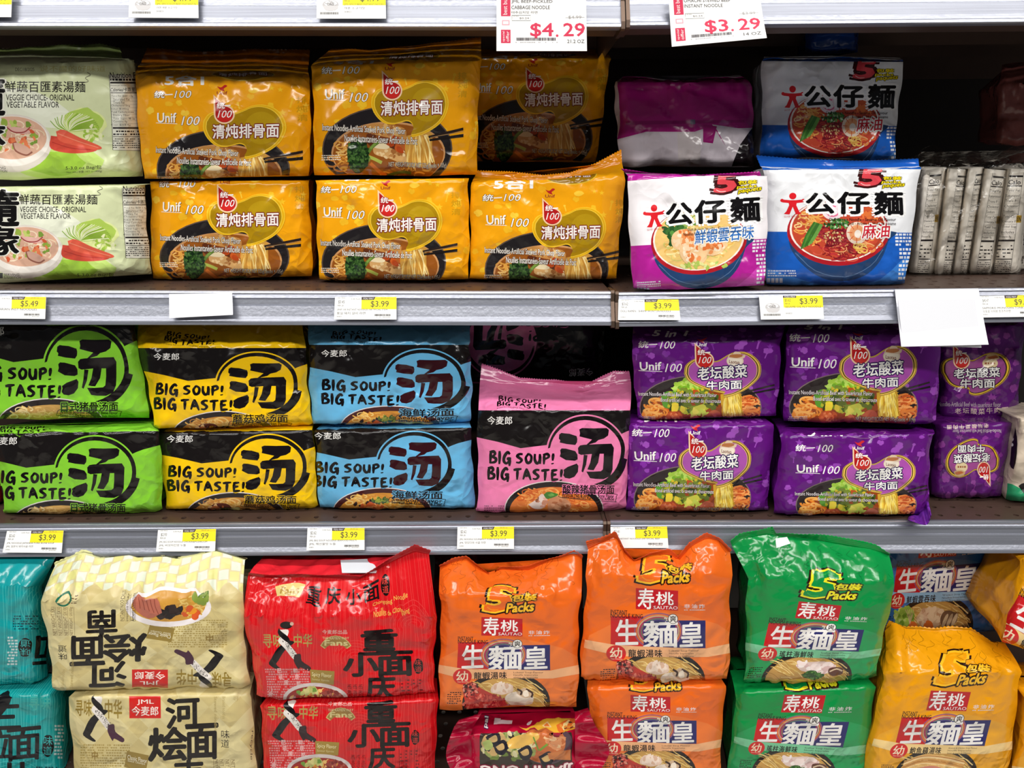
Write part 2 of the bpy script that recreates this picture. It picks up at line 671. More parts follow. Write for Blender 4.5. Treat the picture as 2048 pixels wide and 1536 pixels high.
def pack(name, label, cat, group, quad, Y, art, ref, base, D=0.085, seed=1, top=None, fin=None,
         wr=1.0, side=None, mat=None, cell=0.0056, puff=0.007, floor_z=None, creases=26, edge=0.010, flat_h=0.0015, root=None, on=None, back_pow=1.0, edge_pow=9, flat_back=None,
         body_name='film_pouch'):
    """a film pack: printed front and shoulder, gusset sides, back, bottom, crimped seal as its own part.
    quad: front corners TL TR BR BL (pixels) at depth Y (front, or (top, bottom)); ref: the same corners in the art's frame."""
    Yt, Yb = (Y, Y) if np.isscalar(Y) else Y
    if on is not None:
        floor_z = TOPZ[on] + .0008
    q = np.asarray(quad, float)
    cw = unproj(q, [Yt, Yt, Yb, Yb])
    W = (np.linalg.norm(cw[1] - cw[0]) + np.linalg.norm(cw[2] - cw[3])) / 2
    H = (np.linalg.norm(cw[3] - cw[0]) + np.linalg.norm(cw[2] - cw[1])) / 2
    nu, nv = max(8, round(W / cell)), max(8, round(H / cell))
    u1 = np.linspace(0, 1, nu + 1)
    # shoulder line -> seal line
    Ew = unproj(np.c_[np.interp(u1, [0, 1], q[:2, 0]), np.interp(u1, [0, 1], q[:2, 1])], Yt)
    if top is not None:
        Sw = unproj(polyline_at(top[0], u1), top[1])
        th = np.median(np.linalg.norm(Sw - Ew, axis=1))
    else:
        Sw = Ew + np.array([0, D * .5, flat_h])
        Sw[:, 0] += (Ew[:, 0].mean() - Ew[:, 0]) * .06
        th = .02
    nt = max(4, round(th / cell))
    pxh = H
    vt = -nt / nv
    vs = np.concatenate([np.linspace(vt, 0, nt + 1)[:-1], np.linspace(0, 1, nv + 1)])
    UU, VV = np.meshgrid(u1, vs)
    wf = wrinkle_field(seed, W, H, .0021 * wr, creases)
    disp = wf(UU, VV)
    e = np.abs(2 * UU - 1)
    vv = np.clip(VV, 0, 1)
    # front
    Px = np.zeros((len(vs), nu + 1, 3))
    fr = VV >= 0
    X = (1 - UU) * ((1 - vv) * q[0, 0] + vv * q[3, 0]) + UU * ((1 - vv) * q[1, 0] + vv * q[2, 0])
    Yp = (1 - UU) * ((1 - vv) * q[0, 1] + vv * q[3, 1]) + UU * ((1 - vv) * q[1, 1] + vv * q[2, 1])
    jr_ = random.Random(seed * 7 + 1)
    jp = [jr_.uniform(0, 6.28) for _ in range(8)]
    jw = 2.0 * min(wr, 1.4) * min(1, W / .15) * np.where(VV < 0, 0, np.clip(vv / .05, 0, 1))
    X = X + jw * (e ** 4) * (np.sin(vv * 5 + jp[0] + 3 * UU) + .6 * np.sin(vv * 17 + jp[1] + 2 * UU))
    Yp = Yp + 1.8 * min(wr, 1.5) * vv ** 6 * (np.sin(UU * 8 + jp[2]) + .5 * np.sin(UU * 21 + jp[3])) * (floor_z is None or on is not None)
    dep = Yt * (1 - vv) + Yb * vv
    dep = dep + edge * e ** edge_pow - puff * np.sqrt(np.clip(1 - e ** 2, 0, 1)) * np.sqrt(np.clip(np.sin(np.pi * (vv * .85 + .12)), 0, 1))
    dep = dep + .012 * np.clip((vv - .93) / .07, 0, 1) ** 2
    dep_top = dep[nt]
    fade = np.clip((1 - e) / .04, 0, 1)
    dep = dep + disp * (.25 + .75 * fade)
    Px[nt:] = unproj(np.c_[X[nt:].ravel(), Yp[nt:].ravel()], dep[nt:].ravel()).reshape(nv + 1, nu + 1, 3)
    E = Px[nt]
    Sseam = Sw
    for j in range(nt):
        t = vs[j] / vt
        P = E * (1 - t) + Sseam * t
        P[:, 1] -= .10 * np.abs(Sseam[:, 1] - E[:, 1]) * np.sin(np.pi * t)     # rounded shoulder
        w_ = disp[j] * (1 if t < .97 else .3) * (.3 + .7 * fade[0]) * 1.3
        P[:, 1] += w_ * .8
        P[:, 2] += w_ * (.8 if top is not None else .15)
        Px[j] = P
    if floor_z is not None:
        Px[..., 2] = np.where((Px[..., 1] > -.002) | (floor_z < .8) | (on is not None), np.maximum(Px[..., 2], floor_z + .0006), Px[..., 2])
    # smooth normals of the front sheet
    du = np.gradient(Px, axis=1)
    dv = np.gradient(Px, axis=0)
    N = np.cross(du, dv)
    N /= np.maximum(np.linalg.norm(N, axis=2), 1e-12)[..., None]
    if N[nt + nv // 2, nu // 2, 1] > 0:
        N = -N
    nr = len(vs)
    # ring behind
    ns, nb = 7, 10
    rows = []
    Yback0 = max(Yt, Yb) + D
    for j in range(nr):
        L, R = Px[j, 0], Px[j, -1]
        if vs[j] < 0:
            t = vs[j] / vt
            k_ = 1.0 if flat_back is not None else (1 - t) ** back_pow
            yb = Yback0 * k_ + (Px[0, :, 1].mean() + .003) * (1 - k_)
        else:
            t = 0
            yb = Yback0 - .012 * max(0, vs[j] - .93) / .07
        zz = 0
        tuck = .007 * (1 - .5 * t)
        pts = []
        ins = .012
        mid = (L + R) / 2
        BR = R.copy(); BR[0] += -ins; BR[1] = max(yb, R[1] + .001)
        BL = L.copy(); BL[0] += ins; BL[1] = max(yb, L[1] + .001)
        if flat_back is not None and t > 0:
            zc = Px[nt, :, 2].mean() + (flat_back - Px[nt, :, 2].mean()) * t
            BR[2] = BL[2] = zc
        for k in range(1, ns + 1):
            s_ = k / ns
            p = R * (1 - s_) + BR * s_
            p[0] -= tuck * math.sin(math.pi * s_) * (.6 + .4 * math.sin(vs[j] * 9 + seed)) 
            pts.append(p)
        for k in range(1, nb):
            s_ = k / nb
            p = BR * (1 - s_) + BL * s_
            p[1] += .004 * math.sin(math.pi * s_) * (1 - t)
            pts.append(p)
        for k in range(ns):
            s_ = k / ns
            p = BL * (1 - s_) + L * s_
            p[0] += tuck * math.sin(math.pi * s_) * (.6 + .4 * math.sin(vs[j] * 8 + seed * 2))
            pts.append(p)
        rows.append(pts)
    Q = np.array(rows)
    if floor_z is not None:
        Q[..., 2] = np.maximum(Q[..., 2], floor_z + .0006)
    TOPZ[seed] = max(Px[nt, :, 2].max(), Px[0, :, 2].max()) if top is None else Px[nt, :, 2].max() + .002
    nq = Q.shape[1]
    nc = nu + 1
    V = [Px.reshape(-1, 3), np.concatenate([Px[:, -1:], Q, Px[:, :1]], 1).reshape(-1, 3)]
    off = nr * nc
    nqc = nq + 2
    I = np.arange(nr * nc).reshape(nr, nc)
    a, b, c, d = I[:-1, :-1], I[:-1, 1:], I[1:, 1:], I[1:, :-1]
    # diagonal runs u+v = const:  b - d
    tri = np.concatenate([np.stack([a, d, b], -1).reshape(-1, 3), np.stack([b, d, c], -1).reshape(-1, 3)])
    J = off + np.arange(nr * nqc).reshape(nr, nqc)
    quads = np.stack([J[:-1, :-1], J[1:, :-1], J[1:, 1:], J[:-1, 1:]], -1).reshape(-1, 4)
    RV = V[1].reshape(nr, nqc, 3)
    dn = np.cross(np.gradient(RV, axis=1), np.gradient(RV, axis=0))
    dn /= np.maximum(np.linalg.norm(dn, axis=2), 1e-12)[..., None]
    if dn[nt + nv // 2, 3, 0] < 0:
        dn = -dn
    cap = np.concatenate([I[-1], J[-1, 1:-1]])[None, ::-1]
    if flat_back is not None:
        bk = RV[0, ns:ns + nb + 1][::-1]                     # left to right along the back
        ui = np.linspace(0, 1, len(bk))
        bx = np.stack([np.interp(u1, ui, bk[:, k]) for k in range(3)], 1)
        m_ = 8
        tt = np.linspace(0, 1, m_ + 1)[:, None, None]
        TP = Px[0][None] * (1 - tt) + bx[None] * tt
        TP[..., 2] += (.006 * np.sin(np.pi * tt[..., 0]) * (.6 + .4 * np.sin(u1 * 9 + seed))[None] + .0022 * np.sin(u1 * 40 + seed)[None] * np.sin(3 * np.pi * tt[..., 0]))
        M_ = off + nr * nqc + np.arange((m_ + 1) * nc).reshape(m_ + 1, nc)
        V.append(TP.reshape(-1, 3))
        quads = np.concatenate([quads, np.stack([M_[:-1, :-1], M_[:-1, 1:], M_[1:, 1:], M_[1:, :-1]], -1).reshape(-1, 4)])
        tn = np.cross(np.gradient(TP, axis=1), np.gradient(TP, axis=0))
        tn /= np.maximum(np.linalg.norm(tn, axis=2), 1e-12)[..., None]
        tn[tn[..., 2] < 0] *= -1
    Nn = [N.reshape(-1, 3), dn.reshape(-1, 3)] + ([tn.reshape(-1, 3)] if flat_back is not None else [])
    bc = lin(base)
    sc_ = lin(side if side is not None else base)
    cols = [np.repeat(bc[None], len(tri), 0), np.repeat(sc_[None], len(quads), 0)]
    faces = [tri, quads]
    tail_faces, tail_cols = [cap], [sc_[None]]
    # print
    if art is not None:
        GG, CC, LL, base_l = [], [], [], 0
        for a_, r_ in (art if isinstance(art, list) else [(art, ref)]):
            T, C, Ly = a_.arrays()
            Hm = homog(r_, [(0, 0), (1, 0), (1, 1), (0, 1)])
            Hi = np.linalg.inv(Hm)
            m = a_.seen(T, Ly)
            T, C, Ly = T[m], C[m], Ly[m]
            T = happly(Hm, T.reshape(-1, 2)).reshape(-1, 3, 2)
            lo, hi = T.min(1), T.max(1)
            m = (hi[:, 0] > 0) & (lo[:, 0] < 1) & (hi[:, 1] > vt) & (lo[:, 1] < 1)
            T, C, Ly = T[m], C[m], Ly[m]
            sz = np.array([nu, nv], float)
            g = T * sz

            def hid(g, C, Ly):
                k = a_.seen(happly(Hi, (g / sz).reshape(-1, 2)).reshape(-1, 3, 2), Ly)
                return g[k], C[k], Ly[k]
            g, C, Ly = split_tris(g, C, Ly, (1, 0), (0, nu))
            g, C, Ly = split_tris(g, C, Ly, (0, 1), (-nt, nv))
            g, C, Ly = keep(g, C, Ly, 0, nu, -nt, nv)
            g, C, Ly = split_tris(g, C, Ly, (1, 0), range(1, nu))
            g, C, Ly = hid(g, C, Ly)
            g, C, Ly = split_tris(g, C, Ly, (0, 1), range(-nt + 1, nv))
            g, C, Ly = split_tris(g, C, Ly, (1, 1), range(-nt, nu + nv + 1))
            g, C, Ly = keep(g, C, Ly, 0, nu, -nt, nv)
            g, C, Ly = hid(g, C, Ly)
            GG.append(g); CC.append(C); LL.append(a_.levels[Ly] + base_l)
            base_l += a_.levels.max()
        g, C, Ly = np.concatenate(GG), np.concatenate(CC), np.concatenate(LL)
        cen = g.mean(1)
        iu = np.clip(np.floor(cen[:, 0]).astype(int), 0, nu - 1)
        iv = np.clip(np.floor(cen[:, 1]).astype(int), -nt, nv - 1)
        fu, fv = (g[..., 0] - iu[:, None])[..., None], (g[..., 1] - iv[:, None])[..., None]
        low = ((cen[:, 0] - iu + cen[:, 1] - iv) < 1)[:, None, None]
        jr = iv + nt

        def interp(Z):
            za, zb, zc, zd = (Z[j, i][:, None] for j, i in ((jr, iu), (jr, iu + 1), (jr + 1, iu + 1), (jr + 1, iu)))
            lo_ = za + fu * (zb - za) + fv * (zd - za)
            hi_ = zc + (1 - fu) * (zd - zc) + (1 - fv) * (zb - zc)
            return np.where(low, lo_, hi_)
        PP, NN = interp(Px), interp(N)
        PP = PP + NN * (BASE_OFF + Ly * EPS)[:, None, None]
        NN /= np.maximum(np.linalg.norm(NN, axis=2), 1e-9)[..., None]
        # consistent winding
        fn = np.cross(PP[:, 1] - PP[:, 0], PP[:, 2] - PP[:, 0])
        flip = (fn * NN[:, 0]).sum(1) < 0
        PP[flip] = PP[flip][:, ::-1]
        NN[flip] = NN[flip][:, ::-1]
        n0 = sum(len(x) for x in V)
        V.append(PP.reshape(-1, 3)); Nn.append(NN.reshape(-1, 3))
        faces.append(n0 + np.arange(len(PP) * 3).reshape(-1, 3))
        cols.append(C)
    V, Nn = np.concatenate(V), np.concatenate(Nn)
    loc = np.array([Px[-1, :, 0].mean(), Px[-1, :, 1].mean() + D / 2, Px[-1, :, 2].min()])
    made_root = root is None
    if made_root:
        root = empty(name, loc)
        tag(root, label, cat, group)
    V = V - np.array(root.location)
    body = mesh_from(body_name, V, faces + tail_faces, np.concatenate(cols + tail_cols), Nn, [mat or M_FILM])
    body.parent = root
    if fin is not None:
        tip, Yf, zig, fcol = fin[:4]
        fr_, to_ = fin[4] if len(fin) > 4 else (0, 1)
        n = max(2 * zig, 24)
        uf = np.linspace(fr_, to_, n + 1)
        S = np.stack([np.interp(uf, u1, Px[0, :, k]) for k in range(3)], 1)
        Tp = unproj(polyline_at(tip, (uf - fr_) / (to_ - fr_)), Yf)
        rowsF = 8
        G = []
        rr = random.Random(seed + 77)
        ph = rr.uniform(0, 6)
        for j in range(rowsF + 1):
            t = j / rowsF
            P = S * (1 - t) + Tp * t
            P[:, 1] += .0007 * (1 if j % 2 else -1) * (t > .2) + .0016 * t * np.sin(uf * 23 + ph) + .002 * t * np.sin(uf * 9 + ph * 2)
            if j == rowsF:
                P += (Tp - S) / np.maximum(np.linalg.norm(Tp - S, axis=1), 1e-6)[:, None] * (.0016 * (np.arange(n + 1) % 2))[:, None]
            G.append(P)
        G = np.array(G)
        Bk = G.copy(); Bk[..., 1] += .0007
        VV_ = np.concatenate([G.reshape(-1, 3), Bk.reshape(-1, 3)])
        K = np.arange((rowsF + 1) * (n + 1)).reshape(rowsF + 1, n + 1)
        f1 = np.stack([K[:-1, :-1], K[:-1, 1:], K[1:, 1:], K[1:, :-1]], -1).reshape(-1, 4)
        f2 = f1[:, ::-1] + K.size
        rim = np.stack([K[-1, :-1], K[-1, 1:], K[-1, 1:] + K.size, K[-1, :-1] + K.size], -1)
        F = np.concatenate([f1, f2, rim])
        o = mesh_from('top_seal', VV_ - np.array(root.location), [F], np.repeat(lin(fcol)[None], len(F), 0), None, [mat or M_FILM])
        o.parent = root
    return root


def card(name, label, cat, group, corners, Ys, art, size, base=(245, 245, 243), thick=.0006, curl=0.0, mat=None, root=None):
    """a flat printed card, label or sticker: corners TL TR BR BL in pixels, at depths Ys; art drawn in a size=(w,h) frame"""
    c = corners if isinstance(corners, np.ndarray) else unproj(corners, Ys)
    w, h = size
    n = 8
    uu, vv = np.meshgrid(np.linspace(0, 1, n + 1), np.linspace(0, 1, n + 1))

    def S(u, v):
        P = ((1 - u) * (1 - v))[..., None] * c[0] + (u * (1 - v))[..., None] * c[1] + (u * v)[..., None] * c[2] + ((1 - u) * v)[..., None] * c[3]
        P[..., 1] -= curl * v ** 2 * (.3 + .7 * u) 
        return P
    nrm = np.cross(c[1] - c[0], c[3] - c[0])
    nrm /= np.linalg.norm(nrm)
    if nrm[1] > 0: nrm = -nrm
    G = S(uu, vv)
    K = np.arange((n + 1) ** 2).reshape(n + 1, n + 1)
    f1 = np.stack([K[:-1, :-1], K[1:, :-1], K[1:, 1:], K[:-1, 1:]], -1).reshape(-1, 4)
    V = [G.reshape(-1, 3), (G - nrm * thick).reshape(-1, 3)]
    F4 = [f1, f1[:, ::-1] + K.size]
    for e in (K[0], K[-1][::-1], K[:, 0][::-1], K[:, -1]):
        F4.append(np.stack([e[:-1], e[1:], e[1:] + K.size, e[:-1] + K.size], -1))
    F4 = np.concatenate(F4)
    faces, cols = [F4], [np.repeat(lin(base)[None], len(F4), 0)]
    if art is not None:
        art.cover()
        T, C, L = art.arrays()
        L = art.levels[L]
        T = T / np.array([w, h])
        lines = np.linspace(0, 1, n + 1)
        T, C, L = split_tris(T, C, L, (1, 0), lines)
        T, C, L = split_tris(T, C, L, (0, 1), lines)
        T, C, L = keep(T, C, L, 0, 1, 0, 1)
        P = S(T[..., 0], T[..., 1]) + nrm * (5e-5 + L * 1.6e-5)[:, None, None]
        fn = np.cross(P[:, 1] - P[:, 0], P[:, 2] - P[:, 0])
        flip = fn @ nrm < 0
        P[flip] = P[flip][:, ::-1]
        n0 = sum(len(x) for x in V)
        V.append(P.reshape(-1, 3))
        faces.append(n0 + np.arange(len(P) * 3).reshape(-1, 3))
        cols.append(C)
    V = np.concatenate(V)
    base_pt = c.mean(0) if root is None else np.array(root.location)
    o = mesh_from(name, V - base_pt, faces, np.concatenate(cols), None, [mat or M_PAPER])
    for p in o.data.polygons: p.use_smooth = False
    if root is None:
        o.location = Vector(base_pt)
        tag(o, label, cat, group)
    else:
        o.parent = root
        if label: o['label'] = label
    return o
# ------------------------------------------------------------------ printed designs
WHITE, BLACK, INK = (250, 248, 244), (14, 12, 12), (26, 20, 20)
NOOD = [(240, 205, 110), (226, 182, 84), (250, 224, 150), (214, 164, 66)]


def art_veggie():
    A = Art()
    R = A.rnd
    A.poly([(-60, 440), (60, 400), (150, 430), (180, 470), (100, 470)], (232, 236, 214), 4)
    A.blob(150, 535, 85, 34, (196, 226, 120), .12, 12)
    A.blob(140, 540, 62, 24, (164, 208, 70), .15, 12)
    # bowl of soup
    A.ell(56, 502, 78, 54, (226, 218, 206))
    A.ell(56, 498, 73, 47, (246, 240, 230))
    A.ell(56, 492, 68, 40, (222, 176, 150))
    A.noodles(56, 492, 62, 34, 46, [(238, 214, 180), (226, 190, 156), (246, 226, 196)], 2.2, 14)
    A.bits(56, 490, 56, 30, 26, [(150, 176, 70), (190, 204, 110), (120, 150, 60)], 7)
    A.bits(60, 496, 54, 30, 22, [(214, 96, 60), (232, 130, 84), (170, 80, 60)], 6)
    A.ell(70, 478, 22, 6, (226, 178, 166), rot=8)
    A.line([(46, 472), (60, 481), (80, 481), (92, 472)], 2.4, (160, 70, 70), 4)
    A.ell(76, 512, 20, 8, (214, 170, 150), rot=25)
    A.line([(58, 502), (64, 516), (84, 524), (96, 518)], 3, (150, 96, 80), 4)
    # cabbage
    A.blob(200, 470, 40, 32, (226, 236, 160), .12, 14)
    A.blob(195, 460, 36, 22, (176, 206, 90), .18, 14)
    for i in range(26):
        a = -2.8 + i * .11
        x, y = 168, 480
        A.line([(x, y), (x + 34 * math.cos(a) * .7, y + 26 * math.sin(a) * .7), (x + 60 * math.cos(a * .8), y + 34 * math.sin(a * .9))], 1.6, R.choice([(238, 244, 200), (140, 178, 56), (206, 226, 130)]), 4)
    A.bits(215, 485, 22, 16, 30, [(238, 242, 190), (186, 214, 100), (160, 196, 70)], 5)
    # carrots
    A.poly([(132, 488), (180, 494), (222, 510), (214, 519), (170, 521), (132, 512)], (206, 74, 58), 4)
    A.poly([(142, 480), (158, 477), (190, 492), (231, 509), (222, 515), (186, 508), (150, 498)], (226, 96, 72), 4)
    A.line([(146, 484), (190, 500), (226, 511)], 1.6, (240, 140, 110), 4)
    A.line([(134, 500), (170, 511), (210, 515)], 1.3, (170, 50, 44), 4)
    # lettering
    A.text(43, 388, 200, 408, '鮮蔬百匯素湯麵', INK, bold=.012)
    A.text(45, 412, 178, 423, 'VEGGIE CHOICE- ORIGINAL', INK, bold=.018)
    A.text(46, 425, 148, 436, 'VEGETABLE FLAVOR', INK, bold=.018)
    A.text(161, 545, 232, 554, '5-3.0 oz Bag/包', INK, bold=.012)
    A.text(163, 555, 233, 560, 'Net Wt./淨重:14.0 oz (400g)', INK)
    A.text(63, 364, 100, 370, 'DEC/18/2025', (90, 90, 80))
    A.text(110, 360, 240, 371, '说不盡的好味道', (196, 190, 120))
    A.line([(192, 392), (206, 388), (200, 382), (210, 377), (204, 372)], 1.2, (110, 110, 90), 4)
    A.text(-52, 380, 42, 450, '隨', BLACK, (240, 240, 226), .03, .04)
    A.text(-54, 452, 42, 508, '緣', BLACK, (240, 240, 226), .03, .04)
    A.text(12, 546, 44, 551, 'SERVING', INK)
    A.text(12, 552, 47, 557, 'SUGGESTION', INK)
    A.rect(-4, 545, 10, 556, (80, 84, 80))
    # nutrition table
    A.poly([(247, 376), (318, 376), (318, 516), (255, 515)], (232, 232, 216))
    A.line([(247, 376), (255, 515), (318, 516)], 1, INK)
    A.text(249, 372, 316, 382, 'Nutrition Facts', INK, bold=.03)
    A.fine_print(249, 382, 316, 388, 1, INK, .9, .6)
    A.rect(249, 389, 318, 392, INK)
    A.text(249.5, 394, 280, 397, 'Amount per serving', INK)
    A.text(249.5, 399, 296, 407, 'Calories/卡路里', INK, bold=.03)
    A.rect(250, 408, 318, 409.5, INK)
    y = 415
    for w in ('Total Fat 脂肪 1.5g', '  Saturated Fat', '  Trans Fat', 'Cholesterol 0mg', 'Sodium 鈉 890mg', 'Total Carbohydrate', '  Dietary Fiber', '  Total Sugars 糖 2g', '    Contains 0g', 'Protein 蛋白質 8 g'):
        ind = 4 if w[0] == ' ' else 0
        A.text(251 + ind, y - 2.5, 251 + ind + len(w.strip()) * 2.5, y + 2, w.strip(), INK)
        A.line([(251, y + 3.2), (316, y + 3.2)], .35, (120, 120, 110))
        y += 5.9
    A.rect(254, 472, 318, 475, INK)
    A.fine_print(255, 477, 316, 488, 2, INK, .85, .5)
    A.rect(254.5, 489, 318, 490, INK)
    A.fine_print(255, 492, 312, 512, 5, (70, 70, 64), .85, .45)
    return A


def motif(A, x, y, r, col):
    k = A.rnd.random()
    if k < .45:
        for i in range(5):
            a = i * 1.257 + A.rnd.random()
            A.ell(x + r * .5 * math.cos(a), y + r * .5 * math.sin(a), r * .5, r * .5, col, n=10)
    elif k < .7:
        p = []
        for i in range(10):
            a = i * .628 - 1.57 + A.rnd.random() * .05
            q = r if i % 2 == 0 else r * .42
            p.append((x + q * math.cos(a), y + q * math.sin(a)))
        A.poly(p, col)
    elif k < .85:
        a = A.rnd.uniform(-1, 1)
        A.line([(x - r * math.sin(a), y - r * math.cos(a)), (x + r * math.sin(a), y + r * math.cos(a))], r * .35, col)
        A.ell(x - r * math.sin(a), y - r * math.cos(a), r * .4, r * .35, col, n=10)
    else:
        A.blob(x, y, r * 1.1, r * .7, col, .25, 8)


def unif_logo(A, x0, y0, x1, y1, col, sh):
    """the wordmark with its underline"""
    A.text(x0 + 1, y0 + 1, x1 + 1, y1 + 1, 'Unif', sh, bold=.03)
    A.text(x0, y0, x1, y1, 'Unif', col, bold=.03)
    A.line([(x0 - 3, y1 + 1), (x1 + 2, y1 + 3)], 1.1, col)


def drop_logo(A, cx, cy, r):
    for k, c in ((1.18, (250, 210, 170)), (1.0, (178, 28, 30))):
        A.poly([(cx - r * 1.06 * k, cy - r * 2.1 * k), (cx - r * .45 * k, cy - r * 1.5 * k), (cx - r * .2, cy - r * 1.0), (cx - r * .9, cy - r * .3)], c)
        A.ell(cx, cy, r * k, r * k, c)
        A.poly([(cx - r * 1.04 * k, cy - r * 2.0 * k), (cx - r * .6, cy - r * .9), (cx - r * .5, cy), (cx - r * 1.0 * k, cy + r * .1)], c)
    A.ell(cx, cy + r * .35, r * .8, r * .55, (208, 40, 36))
    A.text(cx - r * .85, cy - r * 1.5, cx + r * .05, cy - r * .72, '统', WHITE, (170, 24, 26), .06, .03)
    A.line([(cx + r * .05, cy - r * 1.08), (cx + r * .7, cy - r * 1.12)], r * .16, WHITE)
    A.text(cx - r * .78, cy - r * .5, cx + r * .72, cy + r * .42, '100', WHITE, shear=.25)


def bird(A, cx, cy, s, col, ink):
    A.poly([(cx - s, cy - s * .5), (cx - s * .2, cy - s * .2), (cx + s * .5, cy - s * .75), (cx + s, cy - s * .5), (cx + s * .3, cy + s * .1), (cx + s * .5, cy + s * .6), (cx - s * .3, cy + s * .35)], col, 3)
    A.text(cx - s * 1.0, cy + s * .65, cx + s * 1.0, cy + s * 1.35, 'Unif', ink, bold=.03)


def art_unif_orange():
    A = Art()
    R = A.rnd
    for i in range(60):
        motif(A, R.uniform(625, 960), R.uniform(85, 345), R.uniform(5, 10), R.choice([(248, 196, 40), (250, 204, 62), (244, 186, 36), (246, 178, 30)]))
    A.frame(600, 0, 3.2)
    # bowl
    A.ell(555, 960, 414, 268, (92, 76, 66), n=40)
    A.ell(555, 962, 406, 262, (34, 30, 32), n=40)
    A.ell(560, 985, 362, 196, (206, 150, 96), n=40)
    A.ell(560, 990, 352, 188, (150, 84, 26), n=40)
    A.noodles(270, 1010, 90, 100, 30, [(222, 160, 70), (190, 118, 40), (236, 190, 110)], 9, 38)
    A.noodles(640, 1090, 220, 60, 20, [(222, 160, 70), (170, 100, 40), (120, 60, 30)], 9, 44)
    A.bits(540, 900, 150, 60, 14, [(130, 60, 24), (176, 96, 40), (96, 46, 22)], 40)
    # pork
    A.poly([(420, 815), (470, 800), (560, 812), (650, 830), (668, 870), (640, 905), (430, 860)], (196, 138, 72), 4)
    A.bits(540, 850, 110, 26, 26, [(236, 200, 140), (222, 176, 106), (170, 106, 50)], 20)
    A.poly([(455, 955), (520, 940), (600, 970), (680, 1020), (650, 1050), (560, 1020), (470, 995)], (214, 166, 104), 4)
    A.poly([(450, 935), (510, 922), (560, 945), (540, 962), (470, 955)], (240, 222, 180), 4)
    A.bits(570, 990, 90, 26, 20, [(236, 204, 150), (190, 134, 76), (164, 104, 52)], 16)
    A.bits(620, 930, 60, 40, 10, [(200, 90, 34), (180, 70, 26)], 24)
    # greens
    A.line([(415, 1000), (450, 950), (500, 910)], 22, (98, 128, 50), 4)
    A.line([(440, 960), (490, 905)], 14, (130, 160, 70), 4)
    A.line([(430, 1010), (470, 1025), (512, 1045)], 20, (176, 186, 80), 4)
    A.line([(440, 1050), (500, 1100), (540, 1120)], 22, (206, 110, 40), 4)
    A.line([(550, 1120), (640, 1100), (700, 1105)], 18, (74, 90, 40), 4)
    A.poly([(395, 960), (430, 1000), (440, 1030), (400, 1060), (360, 1000)], (120, 142, 62), 3)
    A.blob(362, 1000, 66, 108, (26, 48, 22), .1, 14)
    A.bits(362, 1000, 66, 106, 190, [(40, 70, 30), (56, 92, 40), (22, 44, 20), (74, 110, 52), (34, 62, 26)], 12)
    # lifted noodles and sticks
    A.poly([(670, 880), (820, 850), (835, 930), (820, 1060), (690, 1050), (660, 960)], (206, 152, 64), 3)
    A.strands(665, 860, 850, 1090, 26, [(244, 212, 130), (226, 176, 84), (250, 226, 156), (200, 142, 56)], 9, 4, 6)
    A.poly([(810, 880), (1040, 828), (1040, 845), (815, 896)], (44, 32, 28))
    A.poly([(815, 900), (1040, 868), (1040, 888), (820, 912)], (30, 24, 22))
    A.line([(822, 890), (1040, 852)], 3, (190, 150, 100))
    # bean shaped plate
    bean = [(470, 640), (500, 596), (560, 580), (625, 592), (690, 570), (740, 545), (800, 538), (862, 560), (905, 610), (922, 680), (902, 750), (862, 800), (800, 840), (745, 862), (700, 868), (714, 832), (704, 795), (670, 780), (600, 798), (540, 790), (492, 745), (468, 690)]
    c = np.mean(bean, 0)
    A.poly([tuple(c + (np.array(p) - c) * 1.10) for p in bean], (250, 206, 50), 3)
    A.poly([tuple(c + (np.array(p) - c) * 1.075) for p in bean], (232, 178, 24), 3)
    A.poly([tuple(c + (np.array(p) - c) * 1.02) for p in bean], (250, 214, 70), 3)
    A.poly(bean, (172, 134, 12), 3)
    A.ell(800, 680, 100, 110, (184, 148, 20))
    A.frame()
    drop_logo(A, 780.5, 184, 17)
    A.text(758, 206, 882, 235, '清炖排骨面', (252, 246, 240), (128, 40, 34), .07, .03, dy=3)
    A.text(641, 135, 681, 149, '统', WHITE, (90, 60, 20), .05, .03) if False else None
    A.text(642, 134, 662, 149, '统', WHITE, (120, 80, 20), .05, .03)
    A.line([(663, 142), (679, 141)], 2.4, WHITE)
    A.text(682, 133, 714, 149, '100', WHITE, (120, 80, 20), .035, shear=.25)
    bird(A, 776, 128, 10, (190, 40, 36), (150, 40, 40))
    unif_logo(A, 649, 181, 686, 201, WHITE, (120, 80, 20))
    A.text(696, 188, 730, 207, '100', WHITE, (120, 80, 20), .035, shear=.25)
    A.text(645, 251, 807, 268, 'Instant Noodles-Artificial Stewed Pork Chop Flavor', (252, 246, 236), (50, 30, 20), .05, .01, dy=-8)
    A.text(687, 272, 831, 286, 'Nouilles Instantanées-Saveur Artificielle de Porc', (252, 246, 236), (50, 30, 20), .05, .01, dy=-6)
    A.text(774, 325, 890, 336, 'NET WEIGHT/POIDS NET 525g(5packs × 105g)', (214, 200, 180), (40, 28, 20), .05, dy=-2)
    A.fine_print(644, 311, 680, 323, 3, (240, 230, 210), .9, .45)
    for i, ch in enumerate('排炖清'):
        A.text(914, 146 + i * 19, 933, 160 + i * 19, ch, (206, 152, 20), bold=.02)
    # shoulder print
    A.text(664, 98, 740, 122, '5合1', WHITE, bold=.05)
    A.ell(816, 84, 58, 26, (150, 110, 14))
    A.ring(816, 84, 60, 28, 2, (232, 196, 60))
    A.text(770, 74, 862, 94, '清炖排骨面', (252, 246, 240), (128, 40, 34), .07, .03, dy=2)
    return A


